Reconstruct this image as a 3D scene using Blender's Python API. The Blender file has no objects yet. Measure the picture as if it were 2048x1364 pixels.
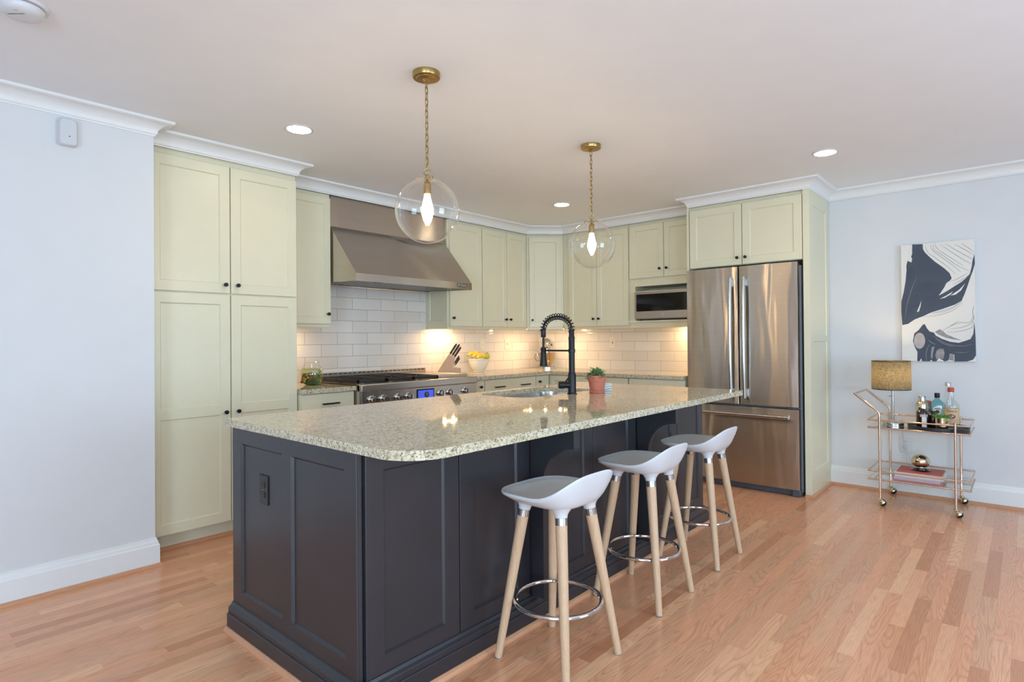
import bpy, bmesh, math, random
from mathutils import Vector, Matrix
random.seed(7)
S = bpy.context.scene
COL = S.collection
PI = math.pi

# ------------------------------------------------------------------ camera
W_PX, H_PX = 2048, 1364
F_PX, YAW, CY, PITCH, ROLL, CAM_Z = 1165.7, 0.7233975, 671.914, 0.0064313, -0.00821807, 1.23
_f = Vector((math.cos(YAW), math.sin(YAW), 0)); _r = Vector((math.sin(YAW), -math.cos(YAW), 0)); _u = Vector((0, 0, 1))
FW = _f*math.cos(PITCH) + _u*math.sin(PITCH); UP = _u*math.cos(PITCH) - _f*math.sin(PITCH)
RT = _r*math.cos(ROLL) + UP*math.sin(ROLL); UP = UP*math.cos(ROLL) - _r*math.sin(ROLL)
cd = bpy.data.cameras.new('camera'); cam = bpy.data.objects.new('camera', cd); COL.objects.link(cam)
cam.matrix_world = Matrix(((RT.x, UP.x, -FW.x, 0), (RT.y, UP.y, -FW.y, 0), (RT.z, UP.z, -FW.z, CAM_Z), (0, 0, 0, 1)))
cd.sensor_width = 36.0; cd.lens = F_PX/W_PX*36.0; cd.shift_y = (CY - H_PX/2)/W_PX; cd.clip_start = 0.02
S.camera = cam

# ------------------------------------------------------------------ world, daylight, exposure
S.view_settings.view_transform = 'Standard'; S.view_settings.look = 'None'
S.view_settings.gamma = 1.0; S.view_settings.use_curve_mapping = False
S.view_settings.exposure = -0.84
wd = bpy.data.worlds.new('world'); S.world = wd; wd.use_nodes = True
bg = wd.node_tree.nodes['Background']; bg.inputs[0].default_value = (0.75, 0.88, 1.0, 1); bg.inputs[1].default_value = 1.0

def area(name, loc, direction, sx, sy, watts, color):
    l = bpy.data.lights.new(name, 'AREA'); l.shape = 'RECTANGLE'; l.size = sx; l.size_y = sy; l.energy = watts; l.color = color
    o = bpy.data.objects.new(name, l); COL.objects.link(o); o.location = loc
    o.rotation_euler = Vector(direction).to_track_quat('-Z', 'Z').to_euler()
    return o
DAY = (0.58, 0.79, 1.0)
# daylight entering through the windows behind the camera (windows are built in the walls there)
area('daylight_front_a', (-0.6, -2.72, 1.35), (0, 1, 0.22), 1.5, 1.6, 175, DAY)
area('daylight_front_b', (2.6, -2.72, 1.35), (0, 1, 0.22), 1.5, 1.6, 140, DAY)
area('daylight_side_a', (-2.72, -0.9, 1.35), (1, 0, 0.22), 1.9, 1.6, 245, DAY)

# ------------------------------------------------------------------ constants of the place
CEIL = 2.45
YL, XL = 3.61, 1.105          # stub wall on the left: face and end
YP, XP = 3.765, 2.03          # pantry front and right side
YR = 4.38                     # range wall
XR = 5.45                     # art and refrigerator wall
YU, XU = 4.05, 5.12           # upper cabinet fronts
ZC = 0.9                      # back counters
XF, YF0, YF1 = 4.86, 1.243, 2.213   # refrigerator surround

# ------------------------------------------------------------------ materials
MATS = {}
def new_mat(name):
    m = bpy.data.materials.new(name); m.use_nodes = True; MATS[name] = m
    nt = m.node_tree; b = nt.nodes['Principled BSDF']
    return m, nt, b
def nd(nt, typ, **kw):
    n = nt.nodes.new(typ)
    for k, v in kw.items(): setattr(n, k, v)
    return n
def lk(nt, a, b): nt.links.new(a, b)
def s2l(c):
    return tuple(((x/255)/12.92 if x/255 <= 0.04045 else ((x/255+0.055)/1.055)**2.4) for x in c) + (1,)
def math_n(nt, op, a, b=None, c=None):
    n = nd(nt, 'ShaderNodeMath', operation=op)
    for i, v in enumerate((a, b, c)):
        if v is None: continue
        if hasattr(v, 'is_output'): lk(nt, v, n.inputs[i])
        else: n.inputs[i].default_value = v
    return n.outputs[0]
def objco(nt):
    return nd(nt, 'ShaderNodeTexCoord').outputs['Object']
def mapping(nt, src, scale=(1, 1, 1), rot=(0, 0, 0), loc=(0, 0, 0)):
    m = nd(nt, 'ShaderNodeMapping'); lk(nt, src, m.inputs[0])
    m.inputs['Scale'].default_value = scale; m.inputs['Rotation'].default_value = rot; m.inputs['Location'].default_value = loc
    return m.outputs[0]
def noise(nt, src, scale, detail=2.0, rough=0.5, dist=0.0):
    n = nd(nt, 'ShaderNodeTexNoise'); lk(nt, src, n.inputs['Vector'])
    n.inputs['Scale'].default_value = scale; n.inputs['Detail'].default_value = detail
    n.inputs['Roughness'].default_value = rough; n.inputs['Distortion'].default_value = dist
    return n
def ramp(nt, src, stops):
    r = nd(nt, 'ShaderNodeValToRGB'); lk(nt, src, r.inputs[0])
    e = r.color_ramp.elements
    while len(e) < len(stops): e.new(0.5)
    for el, (p, c) in zip(e, stops):
        el.position = p; el.color = c if len(c) == 4 else tuple(c)+(1,)
    return r.outputs[0]
def mixc(nt, fac, a, b, mode='MIX'):
    m = nd(nt, 'ShaderNodeMix', data_type='RGBA', blend_type=mode)
    for sock, v in ((m.inputs[0], fac), (m.inputs[6], a), (m.inputs[7], b)):
        if hasattr(v, 'is_output'): lk(nt, v, sock)
        else: sock.default_value = v
    return m.outputs[2]
def bump(nt, b, height, strength=0.2, dist=0.01):
    n = nd(nt, 'ShaderNodeBump'); lk(nt, height, n.inputs['Height'])
    n.inputs['Strength'].default_value = strength; n.inputs['Distance'].default_value = dist
    lk(nt, n.outputs[0], b.inputs['Normal'])
def plain(name, rgb, rough=0.5, metal=0.0, var=0.03, nscale=30, bmp=0.0, coat=0.0, spec=0.5):
    """a painted, moulded or metal surface: base colour with a faint procedural mottling"""
    m, nt, b = new_mat(name)
    c = s2l(rgb); co = objco(nt); n = noise(nt, co, nscale, 3)
    lo = tuple(x*(1-var) for x in c[:3])+(1,); hi = tuple(min(1, x*(1+var)) for x in c[:3])+(1,)
    lk(nt, ramp(nt, n.outputs[0], [(0.35, lo), (0.65, hi)]), b.inputs['Base Color'])
    b.inputs['Roughness'].default_value = rough; b.inputs['Metallic'].default_value = metal
    b.inputs['Coat Weight'].default_value = coat; b.inputs['Specular IOR Level'].default_value = spec
    if bmp: bump(nt, b, n.outputs[0], bmp, 0.002)
    return m
def emit(name, rgb, strength):
    m, nt, b = new_mat(name); c = s2l(rgb)
    b.inputs['Base Color'].default_value = c; b.inputs['Emission Color'].default_value = c; b.inputs['Emission Strength'].default_value = strength
    return m

plain('wall_paint', (221, 223, 225), 0.55, var=0.008, nscale=6, bmp=0.02)
plain('ceiling_paint', (240, 243, 247), 0.7, var=0.008, nscale=5)
plain('trim_paint', (236, 238, 238), 0.3, var=0.006)
plain('cream_paint', (225, 221, 194), 0.34, var=0.01, nscale=8)
plain('island_paint', (46, 46, 51), 0.33, var=0.06, nscale=7, spec=0.55)
plain('black_metal', (32, 32, 36), 0.38, 0.35, var=0.1)
plain('black_plastic', (28, 26, 26), 0.35, var=0.1)
plain('black_glass', (18, 16, 17), 0.06, var=0.02)
plain('cast_iron', (34, 31, 31), 0.55, var=0.15, nscale=60, bmp=0.2)
plain('dark_gap', (40, 38, 38), 0.6)
plain('chrome', (215, 217, 220), 0.07, 1.0, var=0.01)
plain('nickel', (190, 192, 192), 0.22, 1.0, var=0.02)
plain('brass', (176, 150, 96), 0.3, 1.0, var=0.08, nscale=20)
plain('copper_gold', (228, 203, 184), 0.24, 1.0, var=0.03)
plain('gold_polish', (214, 204, 178), 0.12, 1.0, var=0.03)
plain('white_plastic', (214, 216, 220), 0.28, var=0.006)
plain('cream_plastic', (236, 230, 212), 0.35, var=0.006)
plain('grey_pad', (232, 229, 222), 0.36, var=0.03, nscale=80, bmp=0.06)
plain('terracotta', (196, 116, 92), 0.75, var=0.06, nscale=25, bmp=0.05)
plain('soil', (62, 46, 36), 0.95, var=0.4, nscale=150, bmp=0.5)
plain('leaf_green', (104, 140, 84), 0.4, var=0.22, nscale=25)
plain('grass_green', (84, 150, 40), 0.5, var=0.25, nscale=40)
plain('ceramic_white', (238, 236, 224), 0.14, var=0.006, coat=0.3)
plain('banana_yellow', (240, 204, 70), 0.45, var=0.1, nscale=18)
plain('pear_green', (186, 192, 66), 0.4, var=0.12, nscale=16)
plain('knife_black', (30, 27, 26), 0.35, var=0.1)
plain('steel_knife', (200, 200, 200), 0.18, 1.0, var=0.01)
plain('grey_case', (128, 132, 138), 0.4, 0.3, var=0.03)
plain('grille_grey', (84, 90, 98), 0.45, 0.1, var=0.06)
plain('navy_paint', (62, 72, 88), 0.5, var=0.12, nscale=9)
plain('canvas_white', (232, 230, 224), 0.7, var=0.02, nscale=120, bmp=0.05)
plain('paint_grey', (150, 148, 150), 0.6, var=0.18, nscale=30)
plain('paint_pearl', (186, 176, 174), 0.5, var=0.08, nscale=20)
plain('paint_violet', (112, 106, 124), 0.5, var=0.12)
plain('tray_black', (42, 46, 48), 0.4, var=0.08)
plain('dark_brown_glass', (44, 22, 18), 0.08, var=0.15, nscale=20, coat=0.4)
plain('label_white', (226, 222, 214), 0.6, var=0.02)
plain('label_tan', (214, 182, 140), 0.6, var=0.04)
plain('label_orange', (210, 84, 52), 0.55, var=0.05)
plain('label_red', (196, 80, 74), 0.5, var=0.05)
plain('label_maroon', (136, 62, 66), 0.55, var=0.1)
plain('book_red', (196, 92, 78), 0.5, var=0.03)
plain('book_white', (228, 226, 226), 0.45, var=0.02)
plain('book_lilac', (186, 172, 184), 0.5, var=0.03)
plain('book_rose', (190, 110, 112), 0.5, var=0.03)
plain('page_paper', (222, 216, 204), 0.8, var=0.05, nscale=200)
plain('gravel_green', (38, 110, 62), 0.6, var=0.4, nscale=160, bmp=0.4)
plain('ornament_brown', (96, 62, 34), 0.7, var=0.35, nscale=60, bmp=0.4)
plain('ornament_moss', (150, 142, 52), 0.7, var=0.35, nscale=90, bmp=0.4)
plain('cord_white', (200, 200, 196), 0.5)
plain('rubber_grey', (120, 122, 124), 0.6)
plain('rubber_black', (26, 26, 30), 0.3)
plain('ink_dark', (70, 64, 62), 0.6)
plain('ink_light', (206, 208, 204), 0.5)
plain('screw_grey', (150, 152, 156), 0.4, 0.6)
emit('lamp_glow', (255, 238, 214), 105.0)
emit('puck_glow', (255, 212, 158), 900.0)
emit('strip_glow', (255, 212, 158), 60.0)
emit('bulb_glow', (255, 218, 172), 185.0)
emit('lamp_bulb', (255, 218, 160), 190.0)
emit('screen_blue', (74, 96, 236), 1.0)

# --- thin clear glass: see-through sheet with Fresnel reflection
def thin_glass(name, tint=(0.97, 0.985, 0.98), k=1.0, rough=0.0):
    m, nt, b = new_mat(name); out = nt.nodes['Material Output']; nt.nodes.remove(b)
    tr = nd(nt, 'ShaderNodeBsdfTransparent'); tr.inputs[0].default_value = tint+(1,)
    gl = nd(nt, 'ShaderNodeBsdfGlossy'); gl.inputs['Roughness'].default_value = rough; gl.inputs[0].default_value = (1, 1, 1, 1)
    lw = nd(nt, 'ShaderNodeLayerWeight'); lw.inputs['Blend'].default_value = 0.5
    f = math_n(nt, 'MULTIPLY', math_n(nt, 'ADD', math_n(nt, 'MULTIPLY', math_n(nt, 'POWER', lw.outputs['Facing'], 3.0), 0.95), 0.055), k)
    mx = nd(nt, 'ShaderNodeMixShader'); lk(nt, f, mx.inputs[0]); lk(nt, tr.outputs[0], mx.inputs[1]); lk(nt, gl.outputs[0], mx.inputs[2])
    lk(nt, mx.outputs[0], out.inputs[0]); return m
thin_glass('clear_glass')
thin_glass('globe_glass', (0.985, 0.98, 0.965), 1.15)
thin_glass('shelf_glass', (0.90, 0.95, 0.93), 1.3)
thin_glass('blue_glass', (0.50, 0.80, 0.84), 1.1)
thin_glass('bottle_clear', (0.94, 0.965, 0.96), 1.1)
thin_glass('water_tint', (0.86, 0.90, 0.72), 0.7)
thin_glass('amber_glass', (0.80, 0.66, 0.46), 1.2)
thin_glass('window_glass', (0.97, 0.99, 0.99), 1.0)

# --- brushed stainless steel
def stainless(name, rgb, rough, aniso=0.8, rot=0.0, wav=0.0):
    """brushed steel: the grain runs level, so reflections smear up and down"""
    m, nt, b = new_mat(name); co = objco(nt)
    n = noise(nt, mapping(nt, co, (1.2, 1.2, 260)), 1.0, 2)
    c = s2l(rgb)
    lk(nt, ramp(nt, n.outputs[0], [(0.3, tuple(x*0.96 for x in c[:3])), (0.7, tuple(min(1, x*1.03) for x in c[:3]))]), b.inputs['Base Color'])
    b.inputs['Metallic'].default_value = 1.0; b.inputs['Roughness'].default_value = rough
    b.inputs['Anisotropic'].default_value = aniso; b.inputs['Anisotropic Rotation'].default_value = rot
    tg = nd(nt, 'ShaderNodeTangent', direction_type='RADIAL', axis='Z'); lk(nt, tg.outputs[0], b.inputs['Tangent'])
    if wav:
        w = noise(nt, mapping(nt, co, (4.6, 4.6, 0.8)), 2.0, 1.0, 0.4, 0.3)
        bump(nt, b, math_n(nt, 'MULTIPLY', w.outputs[0], wav), 1.0, 0.01)
    return m
stainless('steel_fridge', (206, 200, 190), 0.31, 0.97, 0.25, 0.9)
stainless('steel_hood', (196, 187, 176), 0.25, 0.92, 0.25)
stainless('steel_range', (196, 188, 178), 0.27, 0.6, 0.0)
stainless('steel_sink', (190, 188, 184), 0.25, 0.3, 0.0)
stainless('steel_micro', (188, 178, 166), 0.28, 0.7, 0.0)

# --- oak strip floor, strips along x
def oak_floor():
    m, nt, b = new_mat('oak_floor'); co = objco(nt)
    sp = nd(nt, 'ShaderNodeSeparateXYZ'); lk(nt, co, sp.inputs[0])
    x, y = sp.outputs[0], sp.outputs[1]
    WID, LEN = 0.057, 0.78
    ry = math_n(nt, 'DIVIDE', y, WID); row = math_n(nt, 'FLOOR', ry)
    wn = nd(nt, 'ShaderNodeTexWhiteNoise', noise_dimensions='1D'); lk(nt, row, wn.inputs['W'])
    off = math_n(nt, 'MULTIPLY', wn.outputs['Value'], 7.3)
    rx = math_n(nt, 'ADD', math_n(nt, 'DIVIDE', x, LEN), off); colx = math_n(nt, 'FLOOR', rx)
    cv = nd(nt, 'ShaderNodeCombineXYZ'); lk(nt, colx, cv.inputs[0]); lk(nt, row, cv.inputs[1])
    w2 = nd(nt, 'ShaderNodeTexWhiteNoise', noise_dimensions='2D'); lk(nt, cv.outputs[0], w2.inputs['Vector'])
    pid = w2.outputs['Value']
    tone = ramp(nt, pid, [(0.0, s2l((208, 142, 102))), (0.12, s2l((232, 166, 124))), (0.42, s2l((242, 174, 132))), (0.6, s2l((228, 170, 130))), (0.8, s2l((246, 182, 140))), (1.0, s2l((249, 194, 150)))])
    # grain: per-board offset coordinates
    gx = math_n(nt, 'ADD', x, math_n(nt, 'MULTIPLY', pid, 31.0)); gy = math_n(nt, 'ADD', y, math_n(nt, 'MULTIPLY', pid, 17.0))
    gv = nd(nt, 'ShaderNodeCombineXYZ'); lk(nt, gx, gv.inputs[0]); lk(nt, gy, gv.inputs[1])
    warp = noise(nt, mapping(nt, gv.outputs[0], (1.3, 9.5, 1)), 1.0, 1.2, 0.4, 0.15)
    rings = math_n(nt, 'FRACT', math_n(nt, 'MULTIPLY', warp.outputs[0], 21.0))
    ringl = ramp(nt, rings, [(0.0, (0.74, 0.70, 0.68)), (0.2, (0.97, 0.97, 0.97)), (0.7, (1, 1, 1)), (1.0, (0.80, 0.76, 0.74))])
    sel = ramp(nt, math_n(nt, 'FRACT', math_n(nt, 'MULTIPLY', pid, 13.7)), [(0.2, (0.15,)*3), (0.6, (0.85,)*3)])
    pores = noise(nt, mapping(nt, gv.outputs[0], (9, 260, 1)), 1.0, 2, 0.6)
    porl = ramp(nt, pores.outputs[0], [(0.32, (0.84, 0.82, 0.81)), (0.55, (1, 1, 1))])
    c1 = mixc(nt, sel, tone, mixc(nt, 1.0, tone, ringl, 'MULTIPLY'))
    c2 = mixc(nt, 1.0, c1, porl, 'MULTIPLY')
    fy = math_n(nt, 'FRACT', ry); fx = math_n(nt, 'FRACT', rx)
    ey = math_n(nt, 'MINIMUM', fy, math_n(nt, 'SUBTRACT', 1.0, fy)); ex = math_n(nt, 'MINIMUM', fx, math_n(nt, 'SUBTRACT', 1.0, fx))
    e = math_n(nt, 'MINIMUM', math_n(nt, 'MULTIPLY', ey, WID), math_n(nt, 'MULTIPLY', ex, LEN))
    seam = ramp(nt, math_n(nt, 'MULTIPLY', e, 300.0), [(0.0, (0.72, 0.68, 0.66)), (0.28, (1, 1, 1))])
    c3 = mixc(nt, 1.0, c2, seam, 'MULTIPLY')
    lk(nt, c3, b.inputs['Base Color'])
    b.inputs['Roughness'].default_value = 0.27; b.inputs['Coat Weight'].default_value = 0.25; b.inputs['Coat Roughness'].default_value = 0.16
    wv = noise(nt, co, 3.0, 2)
    h = math_n(nt, 'ADD', math_n(nt, 'MULTIPLY', pores.outputs[0], 0.05), math_n(nt, 'MULTIPLY', wv.outputs[0], 0.5))
    bump(nt, b, h, 0.12, 0.01)
oak_floor()

def wood(name, a, bcol, rough=0.5, sc=(40, 40, 2.5), k=5):
    m, nt, b = new_mat(name); co = objco(nt)
    n = noise(nt, mapping(nt, co, sc), k, 3, 0.6, 0.6)
    lk(nt, ramp(nt, n.outputs[0], [(0.3, s2l(a)), (0.7, s2l(bcol))]), b.inputs['Base Color'])
    b.inputs['Roughness'].default_value = rough; bump(nt, b, n.outputs[0], 0.05, 0.002)
wood('beech', (201, 165, 131), (216, 183, 150), 0.42)
wood('shoe_oak', (196, 140, 104), (214, 160, 122), 0.4, (2.5, 40, 40))
wood('block_wood', (214, 172, 134), (226, 188, 152), 0.5, (30, 30, 4))

def granite():
    m, nt, b = new_mat('granite'); co = objco(nt)
    st = mapping(nt, co, (0.75, 1.0, 1.0))
    n1 = noise(nt, st, 60, 4, 0.62)
    base = ramp(nt, n1.outputs[0], [(0.30, s2l((158, 147, 120))), (0.45, s2l((207, 197, 168))), (0.58, s2l((226, 218, 196))), (0.72, s2l((188, 176, 148)))])
    n2 = noise(nt, st, 180, 3, 0.6)
    spk = ramp(nt, n2.outputs[0], [(0.34, s2l((92, 90, 90))), (0.42, s2l((255, 255, 255)))])
    v = nd(nt, 'ShaderNodeTexVoronoi'); lk(nt, st, v.inputs['Vector']); v.inputs['Scale'].default_value = 240
    wn = nd(nt, 'ShaderNodeTexWhiteNoise', noise_dimensions='3D'); lk(nt, v.outputs['Color'], wn.inputs['Vector'])
    gr = ramp(nt, wn.outputs['Value'], [(0.0, s2l((84, 84, 86))), (0.07, s2l((150, 144, 134))), (0.18, s2l((236, 232, 224))), (0.75, s2l((255, 255, 255)))])
    c = mixc(nt, 0.75, base, spk, 'MULTIPLY'); c = mixc(nt, 0.75, c, gr, 'MULTIPLY')
    lk(nt, c, b.inputs['Base Color']); b.inputs['Roughness'].default_value = 0.04; b.inputs['Specular IOR Level'].default_value = 0.62
granite()

def tile(name, axis, x0, z0):
    """4 x 12 inch glazed subway tile in running bond; axis = horizontal coordinate"""
    m, nt, b = new_mat(name); co = objco(nt)
    sp = nd(nt, 'ShaderNodeSeparateXYZ'); lk(nt, co, sp.inputs[0])
    h = sp.outputs[axis]; z = sp.outputs[2]; TW, TH = 0.2985, 0.101
    rz = math_n(nt, 'DIVIDE', math_n(nt, 'SUBTRACT', z, z0), TH); row = math_n(nt, 'FLOOR', rz)
    par = math_n(nt, 'MULTIPLY', math_n(nt, 'FRACT', math_n(nt, 'MULTIPLY', row, 0.5)), 1.0)
    rh = math_n(nt, 'ADD', math_n(nt, 'DIVIDE', math_n(nt, 'SUBTRACT', h, x0), TW), par)
    colh = math_n(nt, 'FLOOR', rh)
    cv = nd(nt, 'ShaderNodeCombineXYZ'); lk(nt, colh, cv.inputs[0]); lk(nt, row, cv.inputs[1])
    w = nd(nt, 'ShaderNodeTexWhiteNoise', noise_dimensions='2D'); lk(nt, cv.outputs[0], w.inputs['Vector'])
    tone = ramp(nt, w.outputs['Value'], [(0.0, s2l((226, 219, 210))), (1.0, s2l((236, 231, 224)))])
    fz = math_n(nt, 'FRACT', rz); fh = math_n(nt, 'FRACT', rh)
    ez = math_n(nt, 'MULTIPLY', math_n(nt, 'MINIMUM', fz, math_n(nt, 'SUBTRACT', 1.0, fz)), TH)
    eh = math_n(nt, 'MULTIPLY', math_n(nt, 'MINIMUM', fh, math_n(nt, 'SUBTRACT', 1.0, fh)), TW)
    e = math_n(nt, 'MULTIPLY', math_n(nt, 'MINIMUM', ez, eh), 100.0)
    g = ramp(nt, e, [(0.10, (0, 0, 0)), (0.15, (1, 1, 1))])
    lk(nt, mixc(nt, g, s2l((150, 142, 134)), tone), b.inputs['Base Color'])
    rg = ramp(nt, e, [(0.10, (0.8,)*3), (0.15, (0.09,)*3)]); lk(nt, rg, b.inputs['Roughness'])
    cush = ramp(nt, e, [(0.08, (0, 0, 0)), (0.2, (0.75,)*3), (0.7, (1, 1, 1))])
    wv = noise(nt, co, 9, 1)
    # every tile sits at a slightly different tilt
    tilt = math_n(nt, 'MULTIPLY', math_n(nt, 'SUBTRACT', w.outputs['Value'], 0.5), math_n(nt, 'MULTIPLY', math_n(nt, 'SUBTRACT', fh, 0.5), 0.9))
    bump(nt, b, math_n(nt, 'ADD', math_n(nt, 'ADD', cush, math_n(nt, 'MULTIPLY', wv.outputs[0], 0.35)), tilt), 0.35, 0.004)
tile('tile_range', 0, 2.571, 0.898)
tile('tile_right', 1, 3.0915, 0.898)

def linen():
    m, nt, b = new_mat('shade_linen'); out = nt.nodes['Material Output']; co = objco(nt)
    n1 = noise(nt, mapping(nt, co, (60, 60, 420)), 1.0, 2); n2 = noise(nt, mapping(nt, co, (420, 420, 60)), 1.0, 2)
    f = math_n(nt, 'MULTIPLY', n1.outputs[0], n2.outputs[0])
    c = ramp(nt, f, [(0.10, s2l((70, 66, 56))), (0.40, s2l((136, 127, 104)))])
    lk(nt, c, b.inputs['Base Color']); b.inputs['Roughness'].default_value = 0.9
    t = nd(nt, 'ShaderNodeBsdfTranslucent'); lk(nt, c, t.inputs[0])
    mx = nd(nt, 'ShaderNodeMixShader'); mx.inputs[0].default_value = 0.4
    lk(nt, b.outputs[0], mx.inputs[1]); lk(nt, t.outputs[0], mx.inputs[2]); lk(nt, mx.outputs[0], out.inputs[0])
linen()

def chevron():
    m, nt, b = new_mat('chevron_paper'); co = objco(nt)
    sp = nd(nt, 'ShaderNodeSeparateXYZ'); lk(nt, co, sp.inputs[0])
    h = math_n(nt, 'ADD', sp.outputs[0], sp.outputs[1])
    zig = math_n(nt, 'ABSOLUTE', math_n(nt, 'SUBTRACT', math_n(nt, 'FRACT', math_n(nt, 'MULTIPLY', h, 55.0)), 0.5))
    s = math_n(nt, 'FRACT', math_n(nt, 'ADD', math_n(nt, 'MULTIPLY', sp.outputs[2], 70.0), math_n(nt, 'MULTIPLY', zig, 1.6)))
    lk(nt, ramp(nt, s, [(0.48, s2l((150, 178, 196))), (0.52, s2l((240, 242, 242)))]), b.inputs['Base Color']); b.inputs['Roughness'].default_value = 0.5
chevron()

# ------------------------------------------------------------------ mesh helpers
def frame(origin, U, V=(0, 0, 1)):
    """local (u, v, w) -> world; w = U x V points outward"""
    U = Vector(U).normalized(); V = Vector(V).normalized(); W = U.cross(V); o = Vector(origin)
    return Matrix(((U.x, V.x, W.x, o.x), (U.y, V.y, W.y, o.y), (U.z, V.z, W.z, o.z), (0, 0, 0, 1)))
class MB:
    def __init__(s, M=None):
        s.bm = bmesh.new(); s.M = M or Matrix.Identity(4)
    def raw(s, verts, faces, smooth=False, mi=0):
        vs = [s.bm.verts.new(s.M @ Vector(v)) for v in verts]; out = []
        for f in faces:
            try:
                fc = s.bm.faces.new([vs[i] for i in f]); fc.smooth = smooth; fc.material_index = mi; out.append(fc)
            except ValueError: pass
        return vs, out
    def box(s, x0, y0, z0, x1, y1, z1, bev=0.0, mi=0, seg=2):
        if x0 > x1: x0, x1 = x1, x0
        if y0 > y1: y0, y1 = y1, y0
        if z0 > z1: z0, z1 = z1, z0
        v = [(x0, y0, z0), (x1, y0, z0), (x1, y1, z0), (x0, y1, z0), (x0, y0, z1), (x1, y0, z1), (x1, y1, z1), (x0, y1, z1)]
        f = [(0, 3, 2, 1), (4, 5, 6, 7), (0, 1, 5, 4), (1, 2, 6, 5), (2, 3, 7, 6), (3, 0, 4, 7)]
        vs, fs = s.raw(v, f, mi=mi)
        if bev:
            es = list({e for fc in fs for e in fc.edges})
            bmesh.ops.bevel(s.bm, geom=es, offset=bev, segments=seg, profile=0.5, affect='EDGES', clamp_overlap=True)
        return s
    def lathe(s, prof, c=(0, 0, 0), seg=32, axis='z', smooth=True, mi=0, a0=0.0, a1=2*PI):
        full = abs(a1-a0-2*PI) < 1e-6; n = seg if full else seg+1
        verts, faces = [], []
        for (r, h) in prof:
            for k in range(n):
                a = a0+(a1-a0)*k/seg; p, q = r*math.cos(a), r*math.sin(a)
                verts.append({'z': (p, q, h), 'x': (h, p, q), 'y': (q, h, p)}[axis])
        verts = [Vector(v)+Vector(c) for v in verts]
        for i in range(len(prof)-1):
            for k in range(seg):
                k2 = (k+1) % n
                faces.append((i*n+k, i*n+k2, (i+1)*n+k2, (i+1)*n+k))
        vs, fs = s.raw(verts, faces, smooth, mi)
        bmesh.ops.remove_doubles(s.bm, verts=[v for v in vs if v.is_valid], dist=1e-6)
        return s
    def tube(s, pts, r, seg=10, closed=False, caps=True, mi=0, smooth=True):
        pts = [Vector(p) for p in pts]; n = len(pts); rs = r if isinstance(r, (list, tuple)) else [r]*n
        tang = []
        for i in range(n):
            a = pts[i-1] if (i or closed) else pts[i]; b = pts[(i+1) % n] if (i < n-1 or closed) else pts[i]
            tang.append((b-a).normalized())
        ref = Vector((0, 0, 1)) if abs(tang[0].z) < 0.9 else Vector((1, 0, 0))
        nrm = (ref - tang[0]*ref.dot(tang[0])).normalized(); verts = []
        for i in range(n):
            nrm = (nrm - tang[i]*nrm.dot(tang[i])).normalized(); bn = tang[i].cross(nrm)
            for k in range(seg):
                a = 2*PI*k/seg; verts.append(pts[i] + (nrm*math.cos(a)+bn*math.sin(a))*rs[i])
        faces = []
        for i in range(n if closed else n-1):
            j = (i+1) % n
            for k in range(seg):
                k2 = (k+1) % seg; faces.append((i*seg+k, i*seg+k2, j*seg+k2, j*seg+k))
        if caps and not closed:
            faces.append(tuple(range(seg))[::-1]); faces.append(tuple((n-1)*seg+k for k in range(seg)))
        s.raw(verts, faces, smooth, mi); return s
    def prism(s, poly, w0, w1, mi=0, smooth=False):
        """polygon in (u, v) extruded along w"""
        n = len(poly)
        v = [(p[0], p[1], w0) for p in poly]+[(p[0], p[1], w1) for p in poly]
        f = [tuple(range(n))[::-1], tuple(range(n, 2*n))]+[(i, (i+1) % n, n+(i+1) % n, n+i) for i in range(n)]
        s.raw(v, f, smooth, mi); return s
    def plate(s, outer, holes, z0, z1, mi=0, smooth_side=True):
        """flat slab with holes: outline loops in (x, y)"""
        loops = [outer]+holes
        for z, flip in ((z1, False), (z0, True)):
            es = []
            for lp in loops:
                vs = [s.bm.verts.new(s.M @ Vector((p[0], p[1], z))) for p in lp]
                es += [s.bm.edges.new((vs[i], vs[(i+1) % len(vs)])) for i in range(len(vs))]
            r = bmesh.ops.triangle_fill(s.bm, edges=es, use_beauty=True, use_dissolve=False)
            for g in r['geom']:
                if isinstance(g, bmesh.types.BMFace): g.material_index = mi
        for lp in loops:
            n = len(lp); v = [(p[0], p[1], z0) for p in lp]+[(p[0], p[1], z1) for p in lp]
            s.raw(v, [(i, (i+1) % n, n+(i+1) % n, n+i) for i in range(n)], smooth_side, mi)
        return s
    def sphere(s, c, r, sx=1, sy=1, sz=1, seg=24, rings=14, mi=0, rot=None):
        verts, faces = [], []
        for i in range(rings+1):
            t = PI*i/rings
            for k in range(seg):
                a = 2*PI*k/seg; p = Vector((r*sx*math.sin(t)*math.cos(a), r*sy*math.sin(t)*math.sin(a), r*sz*math.cos(t)))
                if rot is not None: p = rot @ p
                verts.append(p+Vector(c))
        for i in range(rings):
            for k in range(seg):
                faces.append((i*seg+k, (i+1)*seg+k, (i+1)*seg+(k+1) % seg, i*seg+(k+1) % seg))
        vs, fs = s.raw(verts, faces, True, mi)
        bmesh.ops.remove_doubles(s.bm, verts=vs, dist=1e-7); return s

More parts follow.
